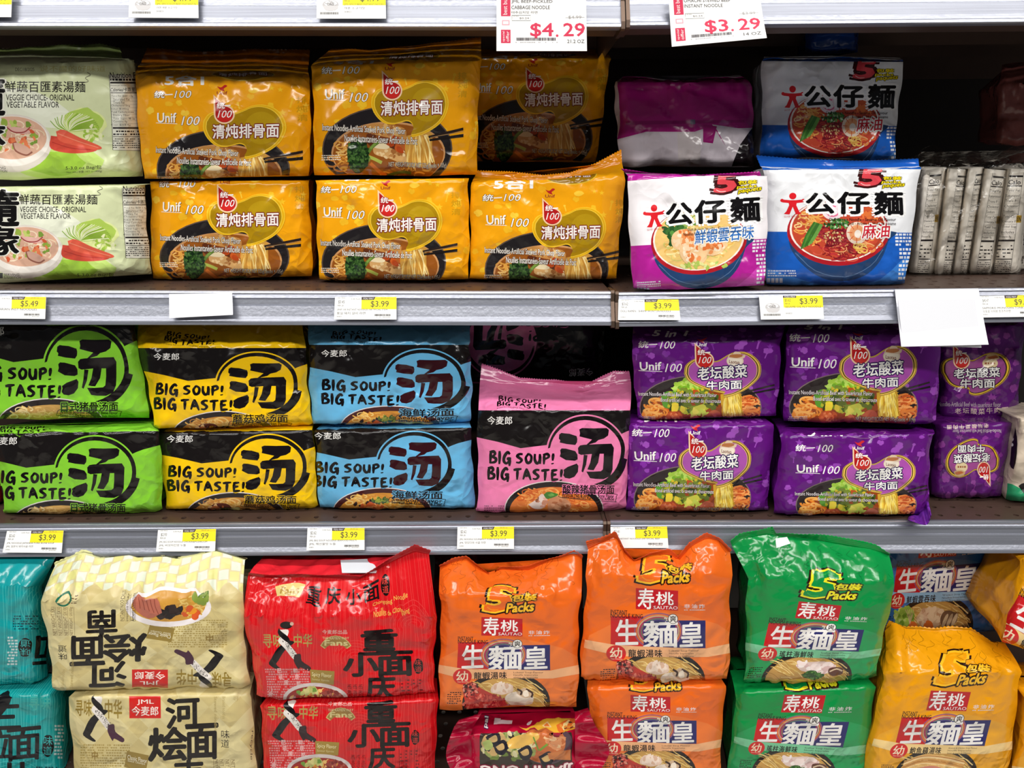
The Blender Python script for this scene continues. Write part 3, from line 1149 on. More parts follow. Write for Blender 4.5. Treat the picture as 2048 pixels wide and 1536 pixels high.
def art_unif_purple(side=False):
    A = Art()
    R = A.rnd
    for i in range(95):
        motif(A, R.uniform(1252, 1545), R.uniform(800, 1030), R.uniform(5, 9.5), R.choice([(146, 66, 176), (128, 48, 160), (158, 78, 186), (120, 40, 150)]))
    A.frame(1230, 830, 5.12)
    A.ell(790, 850, 606, 330, (130, 110, 110), n=40)
    A.ell(790, 852, 596, 322, (44, 36, 36), n=40)
    A.ell(800, 900, 540, 240, (150, 66, 24), n=40)
    A.noodles(330, 860, 110, 110, 26, [(232, 140, 50), (214, 104, 30), (244, 176, 90)], 20, 60)
    A.noodles(1270, 850, 90, 130, 30, [(226, 130, 60), (240, 160, 90), (200, 90, 40)], 20, 50)
    A.noodles(1000, 1010, 260, 60, 16, [(226, 150, 60), (240, 190, 90)], 18, 50)
    A.poly([(530, 690), (560, 620), (620, 580), (650, 545), (720, 545), (760, 600), (830, 640), (840, 740), (600, 740)], (150, 196, 50), 4)
    A.bits(680, 650, 140, 80, 40, [(170, 214, 70), (120, 176, 44), (190, 226, 100)], 30)
    A.poly([(410, 740), (470, 690), (560, 700), (600, 800), (500, 860), (430, 840)], (90, 150, 50), 4)
    A.bits(720, 790, 260, 110, 110, [(70, 90, 30), (120, 136, 40), (48, 60, 26), (180, 180, 50), (96, 110, 36)], 34)
    A.bits(720, 700, 150, 40, 30, [(214, 190, 50), (190, 80, 30), (120, 140, 50)], 22)
    A.poly([(520, 810), (585, 810), (575, 885), (515, 890)], (232, 206, 60), 2)
    A.poly([(610, 830), (650, 850), (640, 900), (600, 880)], (220, 196, 60), 2)
    A.poly([(730, 850), (830, 820), (860, 860), (820, 900), (740, 890)], (196, 196, 70), 4)
    A.bits(800, 920, 90, 40, 14, [(190, 204, 80), (220, 210, 90)], 32)
    A.poly([(450, 950), (490, 900), (570, 890), (625, 930), (600, 985), (500, 1010)], (196, 84, 40), 4)
    A.bits(540, 945, 80, 44, 24, [(214, 104, 56), (170, 64, 30), (226, 130, 80)], 20)
    A.poly([(620, 985), (740, 940), (830, 970), (820, 1020), (640, 1030)], (176, 84, 50), 4)
    A.poly([(850, 940), (930, 880), (1000, 910), (980, 980), (860, 970)], (186, 90, 60), 4)
    A.bits(760, 980, 180, 40, 24, [(200, 106, 70), (150, 70, 40)], 24)
    A.poly([(1000, 720), (1190, 680), (1205, 780), (1195, 940), (1060, 940), (1010, 840)], (206, 160, 50), 3)
    A.strands(1010, 690, 1220, 960, 24, [(244, 214, 90), (226, 184, 64), (250, 228, 130), (204, 154, 44)], 13, 0, 8)
    A.poly([(1190, 700), (1505, 612), (1508, 628), (1200, 716)], (44, 34, 36))
    A.poly([(1195, 722), (1508, 654), (1508, 672), (1205, 738)], (32, 26, 28))
    bean = [(690, 500), (700, 430), (740, 385), (800, 355), (880, 350), (940, 380), (990, 372), (1060, 325), (1120, 295), (1200, 290), (1270, 320), (1325, 385), (1342, 450), (1330, 530), (1270, 600), (1200, 655), (1110, 700), (1030, 715), (1045, 685), (930, 660), (800, 610), (720, 560)]
    c = np.mean(bean, 0)
    for k, cc in ((1.145, (232, 190, 90)), (1.13, (40, 26, 20)), (1.115, (236, 196, 84)), (1.065, (50, 30, 24)), (1.035, (240, 200, 110)), (1.015, (176, 84, 176))):
        A.poly([tuple(c + (np.array(p) - c) * k) for p in bean], cc, 3)
    # jar
    A.ell(1142, 365, 82, 66, (232, 214, 190)); A.ell(1142, 368, 70, 56, (244, 232, 214))
    A.poly([(1070, 330), (1090, 290), (1120, 290), (1140, 262), (1190, 268), (1205, 300), (1240, 300), (1215, 340)], (226, 200, 172), 3)
    A.poly([(1085, 322), (1100, 296), (1190, 290), (1215, 312), (1160, 332)], (184, 116, 70), 3)
    A.text(1085, 352, 1185, 388, 'Laotan', (120, 60, 40), bold=.03, dy=-12)
    A.frame()
    drop_logo(A, 1395, 900, 15.5)
    A.text(1382, 916, 1475, 942, '老坛酸菜', WHITE, (44, 24, 84), .08, .03, dy=7)
    A.text(1399, 944, 1465, 962, '牛肉面', WHITE, (44, 24, 84), .08, .03, dy=3)
    A.text(1265, 858, 1285, 873, '统', WHITE, bold=.03)
    A.line([(1286, 866), (1303, 865)], 2.2, WHITE)
    A.text(1308, 858, 1336, 875, '100', WHITE, shear=.25)
    bird(A, 1390, 856, 10, (214, 44, 50), WHITE)
    unif_logo(A, 1269, 904, 1311, 921, WHITE, (60, 10, 80))
    A.text(1318, 907, 1349, 925, '100', WHITE, shear=.25)
    A.text(1266, 965, 1418, 973, 'Instant Noodles-Artificial Beef with Sauerkraut Flavor', (244, 236, 236), (40, 20, 40), .05, dy=-3)
    A.text(1309, 977, 1426, 985, 'Boeuf artificiel avec la saveur de choucroute', (244, 236, 236), (40, 20, 40), .05, dy=-3)
    A.text(1387, 1015, 1497, 1024, 'NET WEIGHT/POIDS NET 595g(5packs × 119g)', (206, 190, 170), (40, 24, 20), .05)
    A.fine_print(1264, 1013, 1298, 1022, 3, (220, 206, 200), .9, .45)
    A.text(1290, 818, 1356, 838, '5 in 1', WHITE, bold=.05, shear=.15)
    A.ring(1400, 826, 42, 18, 1.2, (150, 110, 150))
    return A


def art_unif_end():
    """the narrow end face of the purple pack: only the bean plate and its words"""
    A = Art()
    R = A.rnd
    for i in range(60):
        motif(A, R.uniform(0, 170), R.uniform(0, 190), R.uniform(5, 10), R.choice([(130, 50, 140), (116, 40, 128), (142, 62, 150)]))
    A.frame(-76, -25, 1)
    A.frame(7 - 690 / 8.26, 52 - 640 / 8.26, 8.26)
    bean = [(695, 970), (700, 850), (740, 780), (820, 740), (900, 735), (1130, 760), (1200, 770), (1270, 740), (1400, 670), (1540, 645), (1680, 680), (1770, 760), (1810, 880), (1780, 1020), (1690, 1140), (1560, 1230), (1400, 1310), (1250, 1345), (1150, 1320), (1140, 1250), (1080, 1235), (900, 1210), (780, 1130)]
    c = np.mean(bean, 0)
    for k, cc in ((1.02, (206, 160, 80)), (1.0, (30, 18, 26)), (.98, (232, 190, 50)), (.925, (50, 26, 30)), (.89, (156, 74, 140))):
        A.poly([tuple(c + (np.array(p) - c) * k) for p in bean], cc, 3)
    A.ell(1490, 820, 128, 92, (226, 204, 160))
    A.poly([(1410, 740), (1440, 680), (1540, 650), (1620, 690), (1640, 750), (1500, 770)], (206, 170, 120), 3)
    A.poly([(1440, 720), (1580, 690), (1620, 730), (1500, 750)], (190, 100, 50), 3)
    A.fine_print(1400, 800, 1580, 850, 1, (150, 80, 40), .9, .6)
    drop_logo(A, 1020, 780, 118)
    A.text(890, 920, 1650, 1075, '老坛酸菜', WHITE, (44, 24, 60), .08, .03, dy=30)
    A.text(1000, 1085, 1565, 1230, '牛肉面', WHITE, (44, 24, 60), .08, .03, dy=10)
    A.text(640, 1455, 1670, 1530, 'Noodles-Artificial Beef with sauerkraut flavor', (210, 190, 200), dy=0)
    A.text(910, 1560, 1790, 1650, '老坛酸菜牛肉面', (226, 200, 190), bold=.02, dy=30, spacing=1.3)
    return A


def art_soup(kind):
    body = {'pink': (240, 130, 178), 'yellow': (248, 200, 16), 'blue': (104, 182, 226), 'green': (134, 208, 54)}[kind]
    title = {'pink': '酸辣猪骨汤面', 'yellow': '蘑菇鸡汤面', 'blue': '海鲜汤面', 'green': '日式猪骨汤面'}[kind]
    sub = {'pink': ('Artificial Hot & Sour Pork Bone Flavor', "Saveur D'os De Porc Aigre-piquante Artificiel"),
           'yellow': ('Artificial Mushroom Chicken Flavor', 'Saveur De Poulet Aux Champignons Artificiel'),
           'blue': ('Seafood Flavor', 'Saveur De Fruits De Mer'),
           'green': ('Artificial Japanese Style Pork Bone Flavor', "Saveur D'os De Porc Artificiel De Style Japonais")}[kind]
    dark = (22, 18, 18)
    ink = {'blue': (52, 14, 22)}.get(kind, (20, 14, 18))
    A = Art()
    A.frame(900, 800, 5.12)
    A.poly([(60, 105), (2150, 105), (2150, 215), (1860, 300), (1790, 330), (1600, 430), (1030, 460), (740, 495), (500, 430), (265, 378), (60, 330)], dark)
    # ring and disc
    A.ell(1405, 545, 400, 395, dark, n=40)
    A.ring(1405, 545, 402, 398, 18, body, 130, 395, w1=14)
    A.ell(1398, 540, 356, 334, body, n=40)
    A.poly([(1020, 500), (1100, 470), (1200, 700), (1480, 860), (1540, 880), (1440, 960), (1140, 900), (1000, 600)], body)
    A.line([(1795, 600), (1760, 700), (1690, 800), (1580, 880), (1510, 905)], 70, dark, 4, taper=[.9, 1, 1, .9, .4])
    # the big character, brush strokes
    G = lambda p: [(1135 + (x - 1030) * .9, 290 + (y - 465) * 1.155) for x, y in p]
    A.poly(G([(1035, 520), (1060, 506), (1090, 510), (1150, 514), (1230, 535), (1238, 560), (1235, 590), (1215, 614), (1120, 606), (1040, 592), (1046, 572), (1030, 558)]), ink)
    A.poly(G([(1045, 658), (1062, 644), (1110, 646), (1215, 668), (1240, 700), (1242, 742), (1210, 754), (1110, 748), (1040, 716), (1050, 690)]), ink)
    A.poly(G([(1060, 862), (1080, 836), (1130, 808), (1232, 778), (1250, 800), (1245, 852), (1205, 896), (1150, 912), (1100, 905)]), ink)
    A.poly(G([(1260, 475), (1290, 463), (1420, 466), (1560, 463), (1586, 480), (1576, 530), (1530, 557), (1470, 570), (1440, 592), (1380, 606), (1325, 622), (1400, 566), (1320, 550), (1262, 538), (1268, 510)]), ink)
    A.poly(G([(1245, 640), (1268, 618), (1310, 612), (1470, 606), (1610, 602), (1638, 640), (1634, 740), (1630, 830), (1602, 890), (1530, 917), (1440, 915), (1380, 908), (1338, 850), (1420, 850), (1500, 846), (1522, 830), (1530, 760), (1530, 692), (1420, 692), (1280, 702), (1250, 690)]), ink)
    A.poly(G([(1310, 700), (1352, 704), (1336, 790), (1302, 858), (1284, 848), (1300, 780)]), ink)
    A.poly(G([(1400, 690), (1486, 690), (1470, 770), (1420, 838), (1386, 836), (1350, 830), (1382, 770)]), ink)
    # bowl
    A.ell(1078, 1110, 506, 282, (230, 222, 220), n=40)
    A.ell(1078, 1112, 498, 274, (36, 28, 28) if kind != 'blue' else (70, 22, 24), n=40)
    broth = {'pink': (224, 120, 48), 'yellow': (206, 140, 50), 'blue': (222, 150, 50), 'green': (206, 160, 84)}[kind]
    A.ell(1078, 1130, 452, 240, broth, n=40)
    nc = {'pink': [(236, 140, 60), (246, 170, 90), (210, 96, 36)], 'yellow': [(214, 164, 84), (232, 190, 110), (180, 120, 50)],
          'blue': [(236, 180, 80), (214, 140, 50), (246, 206, 120)], 'green': [(232, 196, 120), (214, 166, 90), (246, 222, 160)]}[kind]
    A.noodles(930, 1000, 260, 110, 50, nc, 12, 60)
    A.noodles(1300, 1080, 200, 90, 30, nc, 12, 60)
    if kind == 'pink':
        A.poly([(820, 1070), (900, 1020), (960, 960), (1000, 1000), (1010, 1060), (960, 1110), (880, 1110)], (238, 216, 206), 4)
        A.bits(960, 1040, 60, 50, 16, [(236, 180, 160), (206, 140, 110), (150, 90, 60)], 22)
        A.poly([(1020, 1040), (1100, 980), (1220, 1020), (1260, 1090), (1180, 1170), (1040, 1160)], (206, 140, 100), 4)
        A.bits(1150, 1090, 90, 60, 16, [(222, 160, 120), (180, 106, 66)], 30)
    elif kind == 'yellow':
        A.poly([(800, 1020), (880, 960), (1010, 970), (1040, 1060), (900, 1110), (820, 1090)], (96, 40, 28), 4)
        A.bits(900, 1040, 110, 60, 24, [(150, 60, 36), (200, 110, 60), (236, 190, 130), (90, 110, 50)], 30)
        A.poly([(1000, 1050), (1100, 1000), (1130, 1040), (1060, 1110)], (190, 180, 110), 3)
    elif kind == 'blue':
        A.bits(880, 1010, 150, 40, 8, [(40, 24, 22), (60, 34, 30)], 40)
        A.bits(940, 1080, 150, 46, 22, [(226, 120, 50), (206, 90, 36), (240, 160, 90)], 44)
        A.bits(1060, 980, 90, 30, 40, [(90, 110, 40), (150, 160, 60), (60, 90, 40)], 20)
    if kind in ('pink', 'green'):
        gx, gy = (1050, 970) if kind == 'pink' else (1000, 1065)
        A.poly([(gx - 70, gy), (gx - 30, gy - 30), (gx + 40, gy - 20), (gx + 80, gy), (gx + 20, gy + 30), (gx - 40, gy + 40)], (70, 130, 50), 3)
        A.poly([(gx - 30, gy + 2), (gx + 10, gy - 16), (gx + 40, gy + 4), (gx, gy + 18)], (110, 170, 80), 3)
    # lettering
    A.text(390, 168, 652, 252, '今麦郎', WHITE, bold=.012)
    A.brush(405, 520, 655, 650, 'BIG', 24, (16, 12, 14), dy=-14)
    A.brush(690, 545, 1110, 650, 'SOUP!', 22, (16, 12, 14), dy=-8)
    A.brush(388, 685, 635, 815, 'BIG', 24, (16, 12, 14), dy=-12)
    A.brush(668, 700, 1195, 812, 'TASTE!', 22, (16, 12, 14), dy=-16, out=body, ow=16)
    A.text(1175, 868, 1692, 958, title, (16, 12, 14), body, .07, .035, dy=-4)
    A.line([(1170, 940), (1680, 960), (1715, 985), (1705, 1030), (1670, 1040), (1180, 1000), (1140, 972), (1150, 945)], 5, (16, 12, 14), 3, closed=True)
    A.text(1168, 944, 1690, 985, sub[0], (16, 12, 14), bold=.03, dy=-22)
    A.text(1168, 978, 1690, 1012, sub[1], (16, 12, 14), bold=.03, dy=-24)
    A.fine_print(356, 1075, 570, 1180, 5, tuple(int(v * .45) for v in body), .85, .4)
    # shoulder flap
    A.poly([(60, 106), (2150, 106), (2150, -500), (60, -500)], body)
    A.brush(505, -155, 960, -55, 'BIG', 15, (20, 14, 16)) if False else None
    A.brush(505, -160, 670, -80, 'BIG', 13, (20, 14, 16), dy=-20)
    A.brush(690, -135, 960, -70, 'SOUP!', 12, (20, 14, 16), dy=-10)
    A.brush(490, -75, 640, 10, 'BIG', 14, (20, 14, 16), dy=-16)
    A.brush(670, -55, 1015, 30, 'TASTE!', 14, (20, 14, 16), dy=-24)
    A.text(490, 30, 1015, 60, 'Instant Noodles/ Nouilles Instantanées', (20, 14, 16), bold=.03, dy=-52)
    return A


def doll_figure(A, x, y, s, col):
    A.ell(x, y - s * .95, s * .34, s * .34, col, n=20)
    A.line([(x - s * .95, y - s * .45), (x - s * .3, y - s * .38), (x + s * .3, y - s * .38), (x + s * .95, y - s * .45)], s * .3, col)
    A.ell(x - s, y - s * .5, s * .17, s * .17, col, n=14)
    A.ell(x + s, y - s * .5, s * .17, s * .17, col, n=14)
    A.poly([(x - s * .45, y - s * .5), (x + s * .45, y - s * .5), (x + s * .3, y + s * .1), (x - s * .3, y + s * .1)], col)
    A.poly([(x - s * .32, y - s * .05), (x + s * .05, y), (x - s * .3, y + s * .9), (x - s * .85, y + s * .85), (x - s * .6, y + s * .6)], col)
    A.poly([(x + s * .32, y - s * .05), (x - s * .05, y), (x + s * .3, y + s * .9), (x + s * .85, y + s * .85), (x + s * .6, y + s * .6)], col)
    A.text(x - s * .85, y + s * 1.0, x + s * .95, y + s * 1.2, '公仔 DOLL®', (206, 90, 90))


def five(A, x, y, w, h, col, dark, hi, mid=None):
    """the fat slanted figure five"""
    B = .04 / .62
    A.text(x, y, x + w * .78, y + h, '5', dark, bold=B + .15, shear=.22)
    if mid is not None:
        A.text(x, y, x + w * .78, y + h, '5', mid, bold=B + .08, shear=.22)
    A.text(x, y, x + w * .78, y + h, '5', col, bold=B, shear=.22)
    A.line([(x + w * .34, y + h * .04), (x + w * .86, y + h * .04)], h * .045, hi)
    A.line([(x + w * .06, y + h * .86), (x + w * .22, y + h * .98), (x + w * .45, y + h * .98)], h * .045, hi, 3)


def art_doll(kind):
    A = Art()
    R = A.rnd
    low = (28, 92, 186) if kind == 'sesame' else (180, 34, 150)
    low2 = (60, 130, 214) if kind == 'sesame' else (206, 70, 180)
    A.poly([(1500, 471), (1860, 474), (1860, 600), (1500, 600)], low)
    A.poly([(1534, 540), (1600, 560), (1675, 575), (1760, 560), (1810, 520), (1800, 580), (1534, 580)], low2, 3)
    A.rect(1500, 300, 1860, 338.5, low)
    A.fine_print(1789, 474, 1826, 500, 4, (236, 238, 244), .95, .6)
    A.fine_print(1796, 502, 1822, 562, 8, (236, 238, 244), .95, .6)
    # bowl
    A.poly([(1576, 478), (1582, 505), (1600, 530), (1630, 552), (1660, 562), (1700, 562), (1735, 550), (1760, 525), (1775, 490), (1778, 470)], (36, 66, 110), 4)
    A.line([(1590, 512), (1630, 545), (1690, 556), (1740, 536), (1764, 506)], 1.2, (90, 120, 160), 3)
    A.ell(1676, 470, 102, 66, (176, 30, 40), n=40)
    A.ell(1676, 466, 97, 62, (246, 236, 226), n=40)
    A.ell(1676, 466, 93, 60, (196, 74, 50) if kind == 'sesame' else (236, 196, 120), n=40)
    if kind == 'sesame':
        A.noodles(1620, 456, 34, 44, 40, [(240, 176, 90), (226, 140, 60), (246, 206, 140)], 2.6, 11)
        A.noodles(1740, 470, 26, 46, 36, [(226, 110, 60), (240, 150, 80), (206, 80, 50)], 2.6, 11)
        A.bits(1740, 432, 16, 20, 14, [(232, 120, 60), (206, 90, 50)], 6)
        A.noodles(1680, 502, 62, 24, 60, [(150, 34, 40), (186, 50, 54), (124, 26, 34), (214, 90, 70), (236, 170, 110)], 2.6, 13)
        A.noodles(1672, 478, 40, 24, 40, [(140, 30, 44), (176, 48, 60), (110, 22, 36)], 2.8, 12)
        A.ell(1664, 428, 22, 20, (244, 226, 232)); A.ring(1664, 430, 14, 12, 3, (226, 110, 150), 0, 300)
        A.bits(1672, 456, 24, 10, 60, [(60, 120, 50), (100, 160, 80), (40, 96, 40), (206, 226, 190)], 3.4)
        A.bits(1668, 480, 22, 10, 50, [(236, 206, 150), (214, 170, 110), (120, 50, 36)], 2.2)
        for i in range(6):
            A.line([(1600 + i * 3.6 + 2, 505 - i * 2), (1612 + i * 4, 478), (1628 + i * 3, 452 + i)], 3.4, R.choice([(84, 140, 56), (110, 166, 76), (60, 116, 44)]), 3)
        A.ell(1712, 474, 21, 22, (238, 216, 196)); A.ell(1712, 474, 15, 16, (234, 160, 110)); A.ell(1714, 476, 7, 8, (248, 236, 224))
        for i in range(7):
            a = i * .8
            A.line([(1712 + 9 * math.cos(a), 474 + 9 * math.sin(a)), (1712 + 19 * math.cos(a), 474 + 20 * math.sin(a))], 1.6, (214, 100, 60))
        A.noodles(1716, 506, 16, 13, 16, [(240, 206, 110), (226, 170, 80)], 2.2, 8)
        A.text(1722, 457, 1776, 485, '麻油', (206, 26, 48), WHITE, .09, .02, dy=3, shear=.1)
    else:
        A.noodles(1676, 470, 86, 54, 120, [(240, 206, 120), (226, 176, 84), (250, 228, 160), (206, 196, 110)], 3.2, 13)
        A.bits(1630, 448, 26, 26, 40, [(60, 110, 50), (90, 146, 66), (40, 86, 40)], 9)
        A.bits(1660, 425, 22, 14, 30, [(150, 180, 90), (110, 150, 60), (230, 220, 150)], 6)
        for cx, cy, a, b in ((1648, 466, 26, 24), (1668, 492, 30, 24), (1708, 482, 30, 17)):
            A.blob(cx, cy, a, b, (240, 200, 150), .12, 12)
            A.bits(cx, cy, a * .8, b * .8, 30, [(236, 150, 90), (226, 120, 60), (246, 214, 176), (250, 230, 200)], 6)
        A.bits(1680, 520, 60, 8, 20, [(170, 196, 90), (226, 226, 150)], 5)
        A.text(1670, 449, 1790, 476, '鮮蝦雲吞味', (40, 110, 190), WHITE, .09, .02, dy=4, shear=.1)
    # lettering
    doll_figure(A, 1585, 418, 21, (220, 34, 44))
    for i, (c, x0, x1, y0, y1) in enumerate((('公', 1612, 1668, 392, 434), ('仔', 1674, 1736, 390, 435), ('麵', 1748, 1804, 389, 437))):
        A.text(x0, y0, x1, y1, c, (14, 12, 14), (250, 250, 250), .1, .055)
    A.text(1657, 444, 1790, 450, 'Doll Ramen Noodle - ' + ('Sesame Oil Flavour' if kind == 'sesame' else 'Shrimp Wonton Flavour'), INK, bold=.02)
    A.text(1647, 452, 1790, 458, 'Nouilles Ramen Doll - ' + ("Arôme à L'Huile de Sésame" if kind == 'sesame' else 'Arôme de Wonton de Crevette'), INK, bold=.02)
    five(A, 1717, 339, 50, 36, (222, 70, 80), (60, 16, 18), (248, 190, 190))
    A.text(1764, 355, 1802, 363, '包裝', (246, 222, 20), (30, 26, 10), .09, .05, shear=.2)
    A.text(1762, 364, 1800, 372, 'packs', (246, 222, 20), (30, 26, 10), .09, .05, shear=.2)
    A.text(1764, 373, 1808, 382, 'paquets', (246, 222, 20), (30, 26, 10), .09, .05, shear=.2, dy=3)
    A.fine_print(1536, 543, 1592, 556, 3, (226, 230, 240), .95, .5)
    for i in range(4):
        A.rect(1535 + i * 8, 558, 1541 + i * 8, 567, (214, 220, 236))
    return A


def art_doll_back():
    """the plain reverse of the white and magenta pack, drawn in a 280 x 175 frame"""
    A = Art()
    A.poly([(0, -60), (280, -60), (280, 95), (250, 96), (196, 88), (222, 134), (206, 100), (176, 98), (160, 104), (60, 104), (0, 120), (10, 60)], (166, 24, 120))
    A.poly([(18, 82), (262, 78), (262, 84), (18, 90)], (140, 16, 100))
    A.poly([(178, 88), (206, 92), (196, 128), (176, 126)], (150, 20, 108))
    A.rect(152, 78, 162, 88, (90, 80, 110))
    A.poly([(124, 104), (172, 104), (168, 176), (124, 176)], (206, 196, 196))
    A.poly([(232, 176), (252, 130), (280, 96), (280, 176)], (22, 14, 18))
    return A


def jml_badge(A, x0, y0, x1, y1):
    A.rect(x0, y0, x1, y1, (208, 34, 30))
    w, h = x1 - x0, y1 - y0
    A.text(x0 + w * .25, y0 + h * .15, x0 + w * .78, y0 + h * .4, 'JML', (250, 236, 226), bold=.02)
    A.text(x0 + w * .08, y0 + h * .46, x0 + w * .92, y0 + h * .88, '今麦郎', (250, 236, 226), bold=.02)


def legs(A, ox, oy, s, shoe):
    """two walking legs, one in black trousers, one in a dotted stocking"""
    P = lambda pts: [(ox + a * s, oy + b * s) for a, b in pts]
    A.poly(P([(.62, .32), (.80, .38), (.5, .62), (.30, .92), (.24, 1.02), (.40, 1.16), (.30, 1.18), (.02, 1.02), (.08, .86), (.28, .55)]), (20, 16, 18), 3)
    A.poly(P([(.36, .0), (.62, .0), (.60, .18), (.52, .30), (.66, .46), (.92, .80), (.80, .90), (.50, .56), (.30, .34), (.42, .16)]), (236, 228, 220), 3)
    A.poly(P([(.34, -.06), (.40, .04), (.62, .22), (.66, .36), (.58, .38), (.36, .20), (.30, .06)]), (22, 18, 20), 3)
    first = True
    for i in range(60):
        t = A.rnd.random()
        a, b = .45 + .4 * t + A.rnd.uniform(-.08, .08), .30 + .5 * t + A.rnd.uniform(-.06, .06)
        A.ell(ox + a * s, oy + b * s, s * .012, s * .012, (30, 24, 26), n=6, same=not first)
        first = False
    A.poly(P([(.80, .74), (.98, .72), (1.02, .92), (1.28, 1.10), (1.22, 1.20), (.98, 1.10), (.92, 1.16), (.78, .92)]), shoe, 3)


def art_jml_beige():
    A = Art()
    R = A.rnd
    # soft harlequin ground
    for i in range(-2, 12):
        for j in range(-6, 12):
            x, y = 140 + i * 40 + (j % 2) * 20, 1392 + j * 18
            A.poly([(x, y - 18), (x + 20, y), (x, y + 18), (x - 20, y)], R.choice([(214, 198, 140), (220, 206, 152), (208, 190, 130)]), same=(i, j) != (-2, -6))
    for ch, x0, y0, x1, y1 in (('河', 336, 1396, 400, 1447), ('烩', 300, 1447, 376, 1504), ('面', 375, 1441, 436, 1500), ('南', 352, 1503, 406, 1554)):
        A.text(x0, y0, x1, y1, ch, (22, 16, 14), bold=.05, dy=3)
    jml_badge(A, 262, 1391, 325, 1429)
    gold = (150, 124, 44)
    A.text(154, 1397, 186, 1425, '寻味', gold, bold=.03)
    A.text(213, 1397, 247, 1429, '中华', gold, bold=.03)
    legs(A, 166, 1392, 66, (74, 40, 60))
    A.text(443, 1449, 459, 1463, '味', INK)
    A.text(443, 1465, 459, 1479, '道', INK)
    for r in range(13):
        A.fine_print(160, 1474 + r * 4.6, 262, 1478.6 + r * 4.6, 1, (172, 150, 84), .85, .55)
    A.text(184, 1487, 196, 1503, '中', (140, 110, 40), bold=.02)
    A.poly([(256, 1486), (300, 1494), (293, 1524), (250, 1515)], (150, 126, 60))
    A.text(257, 1493, 296, 1501, 'Classic Flavor', (246, 240, 214), dy=-7)
    A.text(257, 1501, 292, 1506, 'Saveur Classique', (236, 228, 196), dy=-6)
    A.rect(271, 1518, 274, 1526, (150, 126, 60))
    # noodle bowl below
    A.ell(262, 1560, 74, 42, (240, 232, 232), n=40)
    A.ell(262, 1562, 64, 33, (206, 150, 60), n=40)
    A.noodles(222, 1560, 26, 26, 26, [(230, 196, 110), (206, 160, 70)], 2.6, 10)
    A.bits(228, 1548, 20, 10, 14, [(230, 150, 40), (236, 190, 70), (214, 90, 40)], 9)
    A.bits(262, 1548, 22, 9, 12, [(34, 26, 26), (50, 36, 34)], 11)
    A.poly([(272, 1548), (296, 1536), (322, 1560), (316, 1584), (282, 1580)], (184, 106, 86), 3)
    for i in range(5):
        A.line([(278 + i * 8, 1545 + i * 3), (284 + i * 7, 1562 + i * 3), (286 + i * 7, 1580)], 1.4, (140, 70, 56), 3)
    A.bits(206, 1575, 14, 10, 20, [(130, 150, 60), (90, 120, 44)], 6)
    for i, w in enumerate(('Authentic Chinese taste', 'irresistible delicacy', 'INSTANT NOODLES')):
        A.text(320 + i * 9.5, 1530, 326.5 + i * 9.5, 1590, w, (60, 44, 36), rot=90)
        A.line([(318.5 + i * 9.5, 1530), (318.5 + i * 9.5, 1590)], .5, (60, 44, 36))
    A.text(430, 1392, 436, 1450, 'Stewed noodles', (180, 160, 100), rot=90)
    A.text(446, 1392, 452, 1430, 'Braised noodles', (180, 160, 100), rot=90)
    for i in range(4):
        A.text(430 + i * 11, 1500, 437 + i * 11, 1560, 'NET WEIGHT 5X100g'[: 17 - i], (110, 84, 50), rot=90)
        A.line([(428.5 + i * 11, 1500), (428.5 + i * 11, 1560)], .6, (110, 84, 50))
    A.ring(448, 1578, 15, 17, 3.6, (30, 110, 84))
    A.text(466, 1392, 478, 1400, '寻', (190, 170, 110))
    A.text(500, 1450, 506, 1500, 'recycle', (80, 64, 50), rot=90)
    A.fine_print(424, 1566, 440, 1592, 5, (110, 84, 50), .8, .4)
    return A


def art_checker():
    """the yellow and white chequered shoulder, drawn in the frame of the turned over beige pack"""
    A = Art()
    k = 0
    for i in range(-1, 22):
        for j in range(-1, 7):
            if (i + j) % 2 == 0:
                x, y = 75 + i * 21, 1095 + j * 17.5
                A.poly([(x + 2, y + 3), (x + 20, y), (x + 22, y + 16), (x + 4, y + 18)], (220, 226, 204), same=k > 0)
            else:
                x, y = 75 + i * 21, 1095 + j * 17.5
                A.poly([(x + 2, y + 3), (x + 20, y), (x + 22, y + 16), (x + 4, y + 18)], (222, 218, 138), same=k > 0)
            k += 1
    return A


